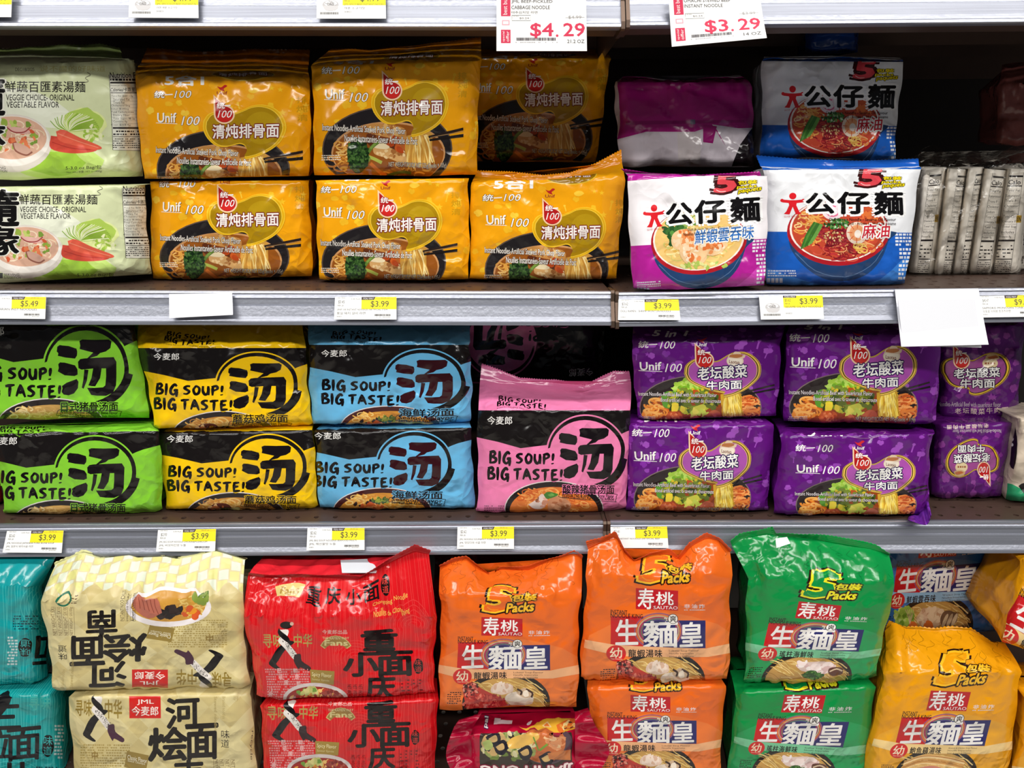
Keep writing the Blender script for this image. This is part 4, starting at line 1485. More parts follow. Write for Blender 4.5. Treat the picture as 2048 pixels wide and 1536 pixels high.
def art_red():
    A = Art()
    R = A.rnd
    for i in range(64):
        x = 480 + i * 6.4
        A.line([(x + 3 * math.sin(i), 1080), (x + 2 * math.sin(i * 2.1), 1240), (x + 5 * math.sin(i * .7), 1330), (x + 3 * math.sin(i * 1.3), 1420)], 1.0, (226, 60, 58), 4, same=i > 0)
    for k, (cx, cy) in enumerate(((560, 1210), (720, 1320), (830, 1250))):
        for r in range(6):
            A.ring(cx, cy, 8 + r * 7, 6 + r * 6, 1.0, (226, 60, 58), 150, 390)
    gold = (176, 146, 80)
    for ch, x0, y0, x1, y1 in (('重', 733, 1263, 800, 1314), ('小', 698, 1311, 764, 1356), ('面', 764, 1308, 829, 1355), ('庆', 742, 1354, 796, 1398)):
        A.text(x0, y0, x1, y1, ch, (24, 14, 14), bold=.055, dy=2)
    A.text(529, 1271, 572, 1300, '寻味', gold, bold=.03)
    A.text(596, 1271, 634, 1298, '中华', gold, bold=.03)
    A.ell(580, 1252, 13, 8, (24, 18, 18)); A.ell(592, 1249, 4, 4, (220, 180, 160))
    legs(A, 541, 1262, 70, (50, 30, 34))
    # fan shaped badge
    def fan(cx, cy, w, h, words):
        o = [(cx + w * .5 * math.sin(a) * 1.0, cy - h * 1.9 * (math.cos(a) - .72)) for a in np.linspace(-1, 1, 9)]
        i = [(cx + w * .36 * math.sin(a), cy + h * .45 - h * .9 * (math.cos(a) - .72)) for a in np.linspace(1, -1, 9)]
        A.poly(o + i, (196, 176, 110))
        c = np.mean(o + i, 0)
        A.poly([tuple(c + (np.array(p) - c) * .92) for p in o + i], (150, 118, 60))
        A.text(cx - w * .30, cy - h * .12, cx + w * .32, cy + h * .34, 'Fans', (206, 190, 130), bold=.05)
        if words:
            A.text(cx - w * .36, cy - h * .42, cx + w * .36, cy - h * .2, 'THE RAMEN WAY', (214, 200, 150))
    fan(682, 1287, 74, 24, True)
    A.text(655, 1262, 705, 1271, '今麦郎出品', (220, 190, 180))
    for r in range(13):
        A.fine_print(533 + r * .6, 1341 + r * 4.7, 628, 1345.7 + r * 4.7, 1, (216, 140, 140), .88, .6)
    for ch, x, y in (('巴', 560, 1341), ('勒', 594, 1341), ('适', 562, 1352), ('是', 597, 1353), ('黑', 574, 1364), ('都', 600, 1366), ('儿', 541, 1376), ('歌', 542, 1386)):
        A.text(x, y, x + 9, y + 9, ch, (232, 190, 186), bold=.02)
    A.poly([(629, 1343), (679, 1346), (677, 1372), (630, 1369)], (160, 132, 60))
    A.text(633, 1348, 673, 1358, 'Spicy Flavor', (236, 226, 176), dy=-3)
    A.text(633, 1360, 668, 1365, 'Saveur Epicée', (214, 200, 140), dy=-2)
    A.rect(648, 1370, 652, 1377, (170, 146, 80))
    A.ell(639, 1398, 67, 29, (214, 200, 196), n=40)
    A.ell(639, 1399, 60, 23, (150, 40, 34), n=40)
    A.bits(636, 1398, 50, 17, 60, [(222, 160, 70), (236, 190, 110), (206, 130, 50), (180, 60, 44)], 5)
    A.bits(622, 1385, 24, 6, 20, [(210, 200, 130), (110, 150, 60), (190, 190, 110)], 6)
    A.bits(672, 1394, 22, 12, 26, [(150, 64, 54), (120, 40, 36), (170, 84, 70)], 5)
    A.blob(840, 1336, 9, 15, (22, 14, 14), .12, 12)
    A.text(834, 1323, 846, 1335, '味', (196, 60, 56)); A.text(834, 1336, 846, 1348, '道', (196, 60, 56))
    for i in range(3):
        A.text(704 + i * 11, 1371, 712 + i * 11, 1400, 'NET WEIGHT', (90, 20, 24), rot=90)
    for i in range(4):
        A.line([(806 + i * 11, 1360), (806 + i * 11, 1400)], .8, (110, 24, 26))
        A.fine_print(808 + i * 11, 1360, 815 + i * 11, 1398, 6, (110, 24, 26), .8, .4)
    # shoulder
    def band(a, b):
        return a, b
    A.poly([(543, 1170), (560, 1166), (580, 1165), (598, 1167), (613, 1172), (603, 1193), (590, 1189), (575, 1188), (553, 1192)], (226, 204, 130))
    A.text(558, 1171, 600, 1186, 'Fans', (180, 146, 70), bold=.05)
    for ch, x in (('重', 619), ('庆', 661), ('小', 704), ('面', 741)):
        A.text(x, 1175, x + 31, 1207, ch, (24, 14, 14), bold=.03, dy=0)
    A.ell(785, 1187, 9, 15, (22, 14, 14))
    A.text(779, 1175, 791, 1186, '味', (226, 70, 60)); A.text(779, 1187, 791, 1198, '道', (226, 70, 60))
    A.text(757, 1212, 826, 1221, 'Chongqing Noodle', (236, 190, 90), dy=10)
    A.text(757, 1228, 826, 1237, 'Nouilles de Chongqing', (236, 190, 90), dy=8)
    return A


def art_sautao(kind):
    ground = {'orange': (232, 104, 30), 'green': (10, 140, 66), 'blue': (40, 98, 170), 'yellow': (232, 156, 14)}[kind]
    band = {'orange': (240, 178, 128), 'green': (120, 196, 150), 'blue': (150, 190, 220), 'yellow': (240, 206, 140)}[kind]
    name = {'orange': '龍蝦湯味', 'green': '瑤柱海鮮味', 'blue': '鮮蝦雲吞味', 'yellow': '鮑魚鷄湯味'}[kind]
    eng = {'orange': ('Lobster Soup Flavour', 'Nouille Imperiales', 'saveur de langouste'), 'green': ('Scallop Soup Flavour', 'Nouille Imperiales', 'saveur de saint-jacques'),
           'blue': ('Wonton Soup Flavour', 'Nouilles Imperiales', "Saveur 'Soupe wonton'"), 'yellow': ('Abalone & Chicken Soup Flavour', 'Nouille Imperiales', "Saveur de poulet et d'Abalone")}[kind]
    A = Art()
    R = A.rnd
    A.frame(860, 1266, 5.689)
    lt = tuple(int(min(255, v + (255 - v) * .10)) for v in ground)
    A.poly([(100, 300), (500, 120), (1000, 60), (1700, 300), (1700, 900), (100, 900)], lt, 3)
    A.poly([(60, 345), (400, 405), (1380, 440), (1720, 370), (1720, 470), (1400, 530), (400, 520), (60, 430)], band)
    A.rect(330, 100, 690, 425, (196, 30, 34))
    A.rect(688, 143, 1376, 436, (40, 40, 100))
    # colour rings
    for i, cc in enumerate(((150, 90, 120), (224, 120, 60), (200, 170, 130), (160, 60, 100), (90, 120, 110), (70, 60, 130))):
        A.ring(852, 255, 268 - i * 18, 192 - i * 14, 13, cc, 0, 360)
    A.ell(852, 262, 166, 118, (40, 40, 96))
    A.rect(688, 160, 1040, 425, (40, 40, 100))
    for c, x0, y0, x1, y1 in (('生', 385, 138, 625, 402), ('麵', 688, 155, 1060, 430), ('皇', 1092, 168, 1342, 420)):
        A.text(x0, y0, x1, y1, c, (236, 232, 228), bold=.03, dy=8)
    A.text(330, 28, 510, 66, 'INSTANT', INK, bold=.02, dy=-10)
    A.text(330, 66, 680, 112, 'NOODLE KING', INK, bold=.02, dy=-12)
    A.ell(1012, 126, 57, 52, INK); A.ell(1012, 126, 51, 47, (240, 236, 230))
    A.text(978, 92, 1048, 160, '爽', INK, bold=.02)
    A.bits(935, 135, 18, 30, 5, [(220, 210, 200)], 10)
    A.ell(390, 492, 106, 88, (206, 40, 40)); A.text(322, 432, 452, 540, '幼', (244, 222, 190), bold=.02)
    A.text(330, 545, 455, 558, 'Thin Noodles', (244, 222, 190))
    A.text(522, 448, 893, 528, name, INK, bold=.03, spacing=1.12)
    for i, w in enumerate(eng):
        A.text(970, 450 + i * 29, 1300 - (60 if i else 0), 474 + i * 29, w, INK, bold=.01)
    # brand plate (seen above)
    A.frame()
    A.poly([(966, 1231), (1048, 1236), (1048, 1273), (966, 1270)], (186, 26, 36))
    A.text(970, 1232, 1001, 1270, '寿', (244, 240, 236), bold=.02)
    A.text(1005, 1238, 1039, 1262, '桃', (244, 240, 236), bold=.02, dy=-1)
    A.text(1000, 1264, 1047, 1270, 'SAUTAO', (244, 240, 236), bold=.02, dy=-1)
    A.text(1060, 1261, 1101, 1269, '非油炸', (220, 214, 214), bold=.02, spacing=1.3)
    A.fine_print(1060, 1270.5, 1102, 1273, 1, (210, 204, 204), .9, .6)
    # five packs
    yel = {'green': (236, 226, 40)}.get(kind, (244, 186, 40))
    fill = tuple(int(v * .6 + w * .4) for v, w in zip(ground, yel)) if kind != 'green' else (40, 170, 70)
    five(A, 974, 1163, 58, 54, ground, (40, 20, 12), fill, yel)
    A.text(1027, 1183, 1074, 1199, '包裝', yel, (40, 20, 12), .12, .06, dy=3, shear=.15)
    A.text(1016, 1203, 1069, 1222, 'Packs', yel, (40, 20, 12), .12, .06, dy=3, shear=.15)
    # bowl
    A.frame(860, 1266, 5.689)
    A.ell(880, 790, 494, 340, (40, 34, 32), 0, 360, n=40)
    A.poly([(330, 440), (500, 530), (900, 530), (1320, 540), (1420, 400), (1400, 438), (330, 436)], ground) if False else None
    A.ell(870, 800, 440, 290, (196, 150, 80), n=40)
    A.rect(1440, 100, 1441, 101, ground)
    for i in range(70):
        x = R.uniform(500, 1280)
        y = R.uniform(560, 800)
        A.line([(x - 90, y - R.uniform(0, 60)), (x, y), (x + 80, y + R.uniform(20, 100))], 8, R.choice([(226, 190, 110), (206, 164, 84), (240, 210, 140), (170, 124, 60)]), 3)
    if kind == 'orange':
        A.poly([(385, 620), (480, 560), (620, 640), (830, 740), (900, 820), (980, 880), (500, 880), (430, 800)], (186, 56, 46), 3)
        A.bits(640, 790, 240, 90, 120, [(206, 80, 66), (170, 44, 40), (226, 120, 100), (150, 30, 34)], 22)
        A.bits(480, 640, 90, 80, 50, [(130, 30, 34), (206, 90, 80), (60, 30, 30), (226, 140, 120)], 20)
        for i in range(8):
            A.line([(760 + i * 26, 760 + i * 10), (800 + i * 24, 830 + i * 6), (780 + i * 22, 890)], 6, (150, 40, 36), 3)
        A.blob(840, 640, 130, 70, (226, 196, 176), .15, 12)
        A.bits(840, 640, 110, 55, 20, [(236, 214, 196), (214, 176, 150)], 36)
        A.blob(1040, 760, 150, 90, (232, 214, 196), .15, 12)
        A.blob(1100, 690, 90, 54, (200, 170, 140), .15, 12)
        A.line([(1010, 650), (1060, 680), (1050, 720)], 22, (60, 40, 34), 3)
        A.line([(1110, 650), (1180, 690), (1170, 740)], 22, (70, 46, 38), 3)
        A.blob(1110, 700, 34, 40, (236, 220, 200), .15, 10)
    elif kind == 'green':
        A.blob(960, 640, 250, 70, (226, 200, 190), .18, 14)
        A.bits(960, 630, 210, 60, 30, [(240, 220, 214), (214, 180, 176), (246, 234, 228)], 46)
        A.blob(930, 740, 110, 50, (50, 90, 40), .25, 14)
        A.bits(930, 740, 100, 46, 40, [(70, 120, 50), (40, 80, 36), (100, 150, 70)], 20)
        A.blob(1180, 690, 90, 60, (96, 60, 50), .15, 10)
        A.line([(1110, 690), (1180, 660), (1250, 690)], 18, (206, 180, 150), 3)
        A.blob(860, 830, 160, 50, (206, 150, 70), .2, 12)
    elif kind == 'blue':
        A.blob(520, 660, 150, 100, (150, 180, 70), .2, 14)
        A.bits(520, 660, 140, 90, 40, [(170, 200, 80), (120, 156, 50), (196, 214, 120)], 34)
        A.blob(860, 680, 180, 110, (226, 190, 150), .12, 14)
        A.bits(860, 680, 160, 90, 30, [(240, 210, 170), (206, 160, 120)], 40)
        for k in range(2):
            A.poly([(560 + 200 * k, 860), (600 + 200 * k, 720), (690 + 200 * k, 740), (730 + 180 * k, 860)], (226, 116, 50), 3)
            for i in range(5):
                A.line([(600 + 200 * k, 740), (560 + 200 * k + i * 16, 650), (520 + 200 * k + i * 26, 590)], 5, (236, 190, 160), 3)
        A.blob(1080, 700, 110, 80, (120, 90, 66), .12, 12)
        for i in range(3):
            A.ell(1040 + i * 55, 720, 22, 70, (214, 186, 146), rot=20)
    else:
        A.blob(800, 760, 260, 90, (206, 150, 90), .2, 14)
        for i in range(40):
            y = R.uniform(560, 860)
            A.line([(480, y + 60), (700, y - 20), (980, y), (1200, y + 50)], 10, R.choice([(236, 190, 120), (206, 150, 84), (246, 214, 156), (180, 120, 60)]), 4)
        A.poly([(620, 720), (800, 670), (960, 700), (900, 760), (700, 780)], (206, 130, 110), 4)
        A.poly([(900, 740), (1010, 690), (1120, 740), (1060, 860), (930, 850)], (60, 44, 40), 4)
        A.blob(1000, 790, 50, 40, (196, 170, 140), .2, 10)
        A.blob(940, 800, 40, 34, (60, 110, 50), .25, 10)
    # cut the bowl clear of the band again
    A.poly([(60, 345), (400, 405), (1380, 440), (1720, 370), (1720, 470), (1400, 530), (400, 520), (60, 430)], band)
    A.ell(390, 492, 106, 88, (206, 40, 40)); A.text(322, 432, 452, 540, '幼', (244, 222, 190), bold=.02)
    A.text(330, 545, 455, 558, 'Thin Noodles', (244, 222, 190))
    A.text(522, 448, 893, 528, name, INK, bold=.03, spacing=1.12)
    for i, w in enumerate(eng):
        A.text(970, 450 + i * 29, 1300 - (60 if i else 0), 474 + i * 29, w, INK, bold=.01)
    A.rect(330, 330, 690, 425, (196, 30, 34)) if False else None
    A.fine_print(216, 655, 375, 790, 6, INK, .85, .45)
    # swirling line pattern on the shoulder
    A.frame()
    dk = tuple(int(v * .72) for v in ground)
    for i in range(34):
        x, y = R.uniform(875, 1165), R.uniform(1095, 1165)
        A.line([(x, y), (x + R.uniform(-9, 9), y + 7), (x + R.uniform(-14, 14), y + 13), (x + R.uniform(-10, 10), y + 18)], .8, dk, 4)
    return A


def art_teal():
    A = Art()
    R = A.rnd
    for i in range(70):
        x = -220 + i * 5.4
        A.line([(x, 1300), (x + 2 * math.sin(i), 1400), (x + 4 * math.sin(i * 1.7), 1500), (x, 1600)], .9, (70, 190, 186), 4, same=i > 0)
    for r in range(8):
        A.ring(30, 1560, 12 + r * 9, 8 + r * 7, 1.0, (70, 190, 186), 180, 400)
    A.text(-62, 1396, 42, 1452, '兰', (16, 16, 20), bold=.03, dy=4)
    A.text(-40, 1452, 24, 1504, '拉', (16, 16, 20), bold=.03, dy=4)
    A.text(17, 1449, 82, 1505, '面', (16, 16, 20), bold=.03, dy=6)
    A.text(-24, 1506, 50, 1560, '州', (16, 16, 20), bold=.03)
    A.blob(97, 1477, 12, 18, (16, 16, 20), .1, 12)
    A.text(88, 1461, 106, 1476, '味', (60, 180, 180)); A.text(88, 1478, 106, 1493, '道', (60, 180, 180))
    for r in range(6):
        A.fine_print(74, 1512 + r * 5, 118, 1517 + r * 5, 1, (20, 70, 80), .85, .5)
    A.text(-150, 1400, -100, 1440, '中华', (190, 160, 70), bold=.03)
    A.poly([(-10, 1400), (10, 1385), (24, 1398), (6, 1424), (-14, 1430)], (16, 16, 20), 3)
    A.text(60, 1392, 100, 1416, '寻味', (60, 170, 160), bold=.03)
    for r in range(10):
        A.fine_print(110, 1440 + r * 6, 128, 1446 + r * 6, 1, (190, 214, 214), .9, .6)
    return A


def art_crimson():
    A = Art()
    R = A.rnd
    A.frame(860, 1266, 5.689)
    A.poly([(580, 1128), (1610, 1128), (1616, 1536), (1600, 1800), (570, 1800), (565, 1300)], (60, 50, 44))
    A.ell(1330, 1250, 280, 240, (90, 70, 80)); A.ell(1290, 1250, 250, 220, (200, 110, 60))
    A.noodles(1420, 1220, 90, 90, 30, [(236, 190, 140), (226, 150, 100)], 22, 50)
    A.bits(900, 1300, 300, 160, 70, [(150, 160, 90), (200, 190, 120), (110, 130, 60), (214, 206, 160)], 50)
    A.bits(760, 1250, 160, 100, 14, [(44, 40, 50), (60, 54, 60), (206, 170, 110)], 70)
    A.poly([(870, 1250), (960, 1180), (1200, 1130), (1240, 1200), (1080, 1290), (920, 1310)], (226, 180, 90), 4)
    for x, y in ((640, 1180), (720, 1270), (1000, 1330), (1240, 1400)):
        A.poly([(x, y), (x + 120, y - 60), (x + 170, y + 20), (x + 120, y + 110), (x + 40, y + 90)], (36, 34, 44), 4)
        A.poly([(x + 30, y + 20), (x + 110, y - 20), (x + 130, y + 40), (x + 70, y + 60)], (206, 170, 110), 4)
    A.poly([(600, 1240), (680, 1210), (720, 1290), (640, 1330)], (180, 196, 110), 3)
    A.line([(1180, 1180), (1240, 1330)], 16, (110, 150, 60), 3)
    A.line([(1250, 1330), (1340, 1260)], 24, (120, 160, 60), 3)
    A.poly([(1340, 1360), (1600, 1320), (1600, 1440), (1360, 1430)], (196, 120, 70))
    A.text(575, 1470, 1620, 1600, 'JJAMPPONG', (236, 214, 210), (120, 20, 50), .08, .05, rot=180)
    # shoulder
    A.poly([(1000, 1020), (1120, 1000), (1180, 940), (1260, 900), (1700, 900), (1690, 1060), (1520, 1085), (1450, 1050), (1300, 1040), (1180, 1020), (1120, 1046)], (242, 190, 60), 2)
    A.poly([(1420, 960), (1560, 900), (1690, 900), (1680, 1000), (1560, 1060), (1460, 1040)], (232, 120, 50), 3)
    A.bits(1560, 980, 90, 50, 14, [(250, 226, 150), (110, 60, 40), (240, 160, 70)], 30)
    A.text(585, 860, 640, 1000, 'pal', WHITE, (70, 40, 90), .1, .04, rot=-90)
    A.rect(700, 880, 910, 945, (250, 236, 240))
    A.rect(700, 860, 770, 900, (250, 236, 240))
    A.ell(1105, 930, 26, 26, (250, 236, 240))
    A.line([(1130, 900), (1110, 950)], 20, (250, 236, 240))
    A.poly([(1260, 970), (1320, 930), (1370, 990), (1300, 1030)], (248, 220, 150))
    A.poly([(1280, 975), (1316, 950), (1350, 988), (1302, 1012)], (236, 130, 60))
    return A


def art_label_side():
    """long nutrition column down the edge of a beige single pack (40 x 250 frame)"""
    A = Art()
    ink = (40, 34, 34)
    A.line([(8, 24), (2, 240)], .7, ink); A.line([(38, 24), (34, 240)], .7, ink)
    A.rect(9, 30, 38, 34, ink)
    A.text(9, 40, 34, 50, 'Calo', ink, bold=.04)
    A.rect(8, 52, 37, 54.5, ink)
    y = 64
    for w in ('Total Fat', 'Saturated', 'Trans F', 'Cholester', 'Sodium', 'Total Carb', 'Dietary Fi', 'Total Sug', 'Includes'):
        A.text(7, y - 4, 7 + min(28, len(w) * 3.2), y + 2, w, ink)
        A.line([(7, y + 4.5), (35, y + 4.5)], .4, (110, 100, 96))
        y += 11.5
    A.text(5, y - 5, 28, y + 1, 'Protein 8g', ink)
    A.rect(4, y + 4, 36, y + 8, ink)
    y += 14
    for k in range(4):
        A.fine_print(4, y, 34, y + 7, 1, ink, .8, .4)
        y += 8
    A.rect(4, y, 34, y + 2, ink)
    A.fine_print(4, y + 5, 33, y + 34, 7, (70, 62, 60), .85, .4)
    A.rect(34, 118, 44, 134, (190, 150, 40))
    A.text(35, 121, 43, 131, 'EN', ink, bold=.03)
    return A


# ------------------------------------------------------------------ price labels
def art_price(price, name, korean='', unit='$2.62', pic=False):
    """shelf label in a 120 x 46 frame"""
    A = Art()
    ink = (66, 62, 58)
    if pic:
        A.rect(45, 0, 120, 23, (246, 232, 40))
        A.poly([(45, 0), (70, 0), (70, 4), (45, 4)], (70, 60, 60)); A.text(47, .6, 68, 3.6, 'YOU PAY', WHITE, bold=.03, shear=.2)
        A.text(48, 6, 59, 12, unit, ink); A.text(48, 14, 57, 17, 'PER LB', ink)
        A.ell(24, 22, 14, 8, (190, 188, 188)); A.ell(24, 20, 11, 5, (236, 234, 234)); A.noodles(24, 20, 9, 4, 12, [(150, 148, 148)], .8, 4)
        A.poly([(11, 24), (37, 24), (32, 32), (16, 32)], (206, 204, 204), 2)
        A.text(76, 5, 110, 18, price, ink)
        A.text(48, 20, 116, 23.5, name, ink)
        A.text(48, 26, 84, 30, korean, ink) if korean else None
        A.text(48, 33, 60, 36, '04 8023', ink)
        for i in range(24):
            A.rect(6 + i * 1.35, 35, 6.6 + i * 1.35 + A.rnd.random() * .5, 39, ink, same=i > 0)
    else:
        A.rect(52, 0, 120, 25, (246, 232, 40))
        A.poly([(52, 0), (79, 0), (76, 6), (52, 6)], (70, 56, 56)); A.text(54, 1.4, 75, 5, 'YOU PAY', WHITE, bold=.03, shear=.25)
        A.rect(79, 3.4, 120, 4, (226, 140, 60)); A.text(90, .8, 106, 3, '24.35 oz', ink)
        A.text(5, 1, 20, 2.8, 'UNIT PRICE', ink); A.text(32, 3, 49, 5.2, '5.00 Pack', ink)
        A.text(7, 7, 19, 14, unit, ink); A.text(6, 16, 17, 19, 'PER LB', ink)
        A.text(70, 8, 105, 22, price, ink)
        A.text(5, 24, 103, 28.4, name, ink)
        if korean: A.text(5, 30.5, 60, 36, korean, ink)
        A.text(5, 38.5, 14, 41, '04 8023', ink)
        for i in range(26):
            A.rect(78 + i * 1.2, 35, 78.5 + i * 1.2 + A.rnd.random() * .5, 39, ink, same=i > 0)
        A.fine_print(80, 40, 108, 42, 1, (150, 146, 144), .8, .6)
    return A


def art_special(l1, l2, unit, old, price, oz, korean=''):
    """hanging offer card in a 180 x 105 frame; the small cartoon on the photograph's card is left out"""
    A = Art()
    red, ink = (214, 54, 88), (70, 66, 66)
    A.rect(9, 0, 28, 40, red); A.text(13, 2, 24, 37, 'best buy', WHITE, rot=-90)
    A.poly([(11, 48), (26, 48), (26, 58), (11, 58)], (236, 170, 184)); A.rect(13, 50, 24, 56, WHITE)
    A.rect(9, 67, 28, 94, red); A.text(12, 70, 17, 91, 'special', WHITE, rot=-90); A.text(19, 70, 25, 91, 'offer', WHITE, rot=-90)
    A.text(30, 8, 30 + len(l1) * 5.15, 15, l1, ink, bold=.012)
    A.text(30, 19, 30 + len(l2) * 5.5, 26, l2, ink, bold=.012)
    if korean: A.text(30, 30, 82, 35, korean, ink)
    A.line([(31, 38), (68, 38), (68, 49), (31, 49)], .7, ink, closed=True)
    A.text(46, 42, 65, 46.5, unit, (120, 116, 116)); A.text(33, 39, 44, 41, 'UNIT PRICE', (120, 116, 116))
    A.text(144, 39, 170, 46, old, (150, 146, 146)); A.line([(138, 43), (176, 42)], .7, (150, 146, 146))
    A.text(68, 54, 113, 84, price[:2], (220, 56, 90), bold=.025)
    A.ell(121, 79, 2.6, 2.6, (220, 56, 90))
    A.text(134, 54, 176, 80, price[3:], (220, 56, 90), bold=.025)
    A.text(141, 87, 175, 94, oz, ink, bold=.01)
    for i in range(34):
        A.rect(40 + i * 2.3, 83, 41 + i * 2.3 + A.rnd.random() * .9, 89, (80, 74, 80), same=i > 0)
    A.fine_print(38, 91, 122, 94, 1, (170, 166, 170), .7, .5)
    return A
# ------------------------------------------------------------------ the shelving
SEAM = at(1229.5, 612, -0.007)[0]
RAILS = [  # (left end, seam left, seam right, right end) heights of rail top, from the photograph
    ('upper', (-22.5, -20), (-23, -31)),
    ('middle', (579.8, 581.8), (584.0, 574.8)),
    ('lower', (1048.5, 1042.0), (1041.8, 1040.9)),
    ('bottom', (1600.0, 1600.0), (1600.0, 1600.0)),
]
XL, XR = at(0, 600, 0)[0], at(2048, 600, 0)[0]


def deck_z(row, X):
    r = RAILS[row]
    Y0 = -0.075 if row == 3 else 0.0
    if X < SEAM:
        a, b = at(0, r[1][0], Y0)[2], at(1222, r[1][1], Y0)[2]
        return a + (b - a) * (X - XL) / (SEAM - XL)
    a, b = at(1236, r[2][0], Y0)[2], at(2048, r[2][1], Y0)[2]
    return a + (b - a) * (X - SEAM) / (XR - SEAM)


PROFILE = [(0.006, -.0012), (0.0, 0.0), (-.0018, -.0008), (-.0026, -.003), (-.0018, -.0048), (-.0030, -.0062), (-.0038, -.0085), (-.0020, -.0100),
           (-.0034, -.0165), (-.0064, -.0178), (-.0100, -.0300), (-.0128, -.0352), (-.0150, -.0362), (-.0154, -.0392), (-.0120, -.0402), (0.0, -.0402)]


def shelf(row, x0, x1, label):
    Y0 = -0.075 if row == 3 else 0.0
    za, zb = deck_z(row, x0 + 1e-6), deck_z(row, x1 - 1e-6)
    if row == 3: za = zb = deck_z(3, 0)
    Z = lambda x: za + (zb - za) * (x - x0) / (x1 - x0)
    loc = np.array([(x0 + x1) / 2, Y0, Z((x0 + x1) / 2)])
    root = tag(empty('store_shelf', loc), label, 'shelf')
    # price rail
    n = 12
    xs = np.linspace(x0, x1, n + 1)
    V = np.array([[(x, Y0 + p[0], Z(x) + p[1]) for x in xs] for p in PROFILE])
    K = np.arange(V.size // 3).reshape(len(PROFILE), n + 1)
    F = np.stack([K[:-1, :-1], K[1:, :-1], K[1:, 1:], K[:-1, 1:]], -1).reshape(-1, 4)[:, ::-1]
    o = mesh_from('price_rail', V.reshape(-1, 3) - loc, [F], None, None, [M_RAIL])
    for p in o.data.polygons: p.use_smooth = False
    o.parent = root
    # perforated deck: a plate with punched holes one inch apart near the front
    V, F = [], []
    depth = 0.46
    pit = 0.0254
    nx = int((x1 - x0) / pit)
    mx = (x1 - x0 - nx * pit) / 2
    rowsd = 7

    def quad(a, b, c, d):
        i = len(V)
        V.extend([a, b, c, d]); F.append((i, i + 1, i + 2, i + 3))

    def pt(x, y, dz=0.0):
        return (x, Y0 + y, Z(x) - .0012 + dz)
    y0 = .006
    for j in range(rowsd):
        sh = pit * .42 if j % 2 else 0.0
        for i in range(nx):
            ax, bx = x0 + mx + i * pit, x0 + mx + (i + 1) * pit
            ay, by = y0 + j * pit, y0 + (j + 1) * pit
            cx, cy = (ax + bx) / 2 + (sh - pit * .21) * .55, (ay + by) / 2
            sq = [(ax, ay), ((ax + bx) / 2, ay), (bx, ay), (bx, (ay + by) / 2), (bx, by), ((ax + bx) / 2, by), (ax, by), (ax, (ay + by) / 2)]
            hole = [(cx + .0036 * math.cos(a), cy + .0036 * math.sin(a)) for a in np.radians([225, 270, 315, 0, 45, 90, 135, 180])]
            for k in range(8):
                m = (k + 1) % 8
                quad(pt(*sq[k]), pt(*sq[m]), pt(*hole[m]), pt(*hole[k]))
                quad(pt(*hole[k]), pt(*hole[m]), pt(*hole[m], dz=-.0025), pt(*hole[k], dz=-.0025))
    yb = y0 + rowsd * pit
    quad(pt(x0, yb), pt(x1, yb), pt(x1, depth), pt(x0, depth))
    quad(pt(x0, y0), pt(x0 + mx, y0), pt(x0 + mx, yb), pt(x0, yb))
    quad(pt(x1 - mx, y0), pt(x1, y0), pt(x1, yb), pt(x1 - mx, yb))
    quad(pt(x0, -.0005, .0004), pt(x1, -.0005, .0004), pt(x1, y0), pt(x0, y0))
    # folded front, sides and lower flange
    quad(pt(x0, .004), pt(x0, .004, -.036), pt(x1, .004, -.036), pt(x1, .004))
    quad(pt(x0, .004, -.036), pt(x0, .05, -.036), pt(x1, .05, -.036), pt(x1, .004, -.036))
    for x in (x0, x1):
        quad(pt(x, .004), pt(x, depth), pt(x, depth, -.036), pt(x, .004, -.036))
    quad(pt(x0, depth), pt(x1, depth), pt(x1, depth, -.036), pt(x0, depth, -.036))
    for k in range(1, 4):                                  # stiffening ribs below
        yy = .1 * k + .03
        quad(pt(x0, yy, -.003), pt(x1, yy, -.003), pt(x1, yy, -.02), pt(x0, yy, -.02))
    d = mesh_from('perforated_deck', np.array(V) - loc, [np.array(F)], None, None, [M_DECK])
    for p in d.data.polygons: p.use_smooth = False
    d.parent = root
    # bronze end cap of the section beside the joint
    ex = x1 + .0016 if x1 < XR else x0 - .0016
    for s in (0,):
        V, F = [], []
        w = .0021
        prof = [(.03, .0), (-.003, .001), (-.0055, -.002), (-.0055, -.012), (-.016, -.034), (-.0165, -.0415), (-.012, -.043), (.03, -.043)]
        zc = Z(x1 if x1 < XR else x0)
        a = [(ex - w, Y0 + p[0], zc + p[1]) for p in prof]
        b = [(ex + w, Y0 + p[0], zc + p[1]) for p in prof]
        m = len(prof)
        V = np.array(a + b)
        F4 = np.array([(k, (k + 1) % m, (k + 1) % m + m, k + m) for k in range(m)])
        caps = np.array([list(range(m))[::-1], list(range(m, 2 * m))])
        c = mesh_from('end_cap', V - loc, [F4, caps], None, None, [M_STEEL])
        for p in c.data.polygons: p.use_smooth = False
        c.parent = root
    return root


GAP = .0042
LBL = {0: 'top shelf section', 1: 'middle brown shelf section', 2: 'lower brown shelf section', 3: 'bottom brown shelf section'}
NOTE = {(0, 0): ', left of the joint, above the orange packs', (0, 1): ', right of the joint, above the white and blue packs',
        (1, 0): ' carrying the orange and pale green packs', (1, 1): ' carrying the white packs with red figures',
        (2, 0): ' carrying the black-topped soup packs', (2, 1): ' carrying the purple packs',
        (3, 0): ' carrying the beige and red packs', (3, 1): ' carrying the green and yellow packs'}
for row in range(4):
    for sec, (a, b) in enumerate(((-1.02, SEAM - GAP), (SEAM + GAP, 1.05))):
        shelf(row, a, b, LBL[row] + NOTE[(row, sec)])


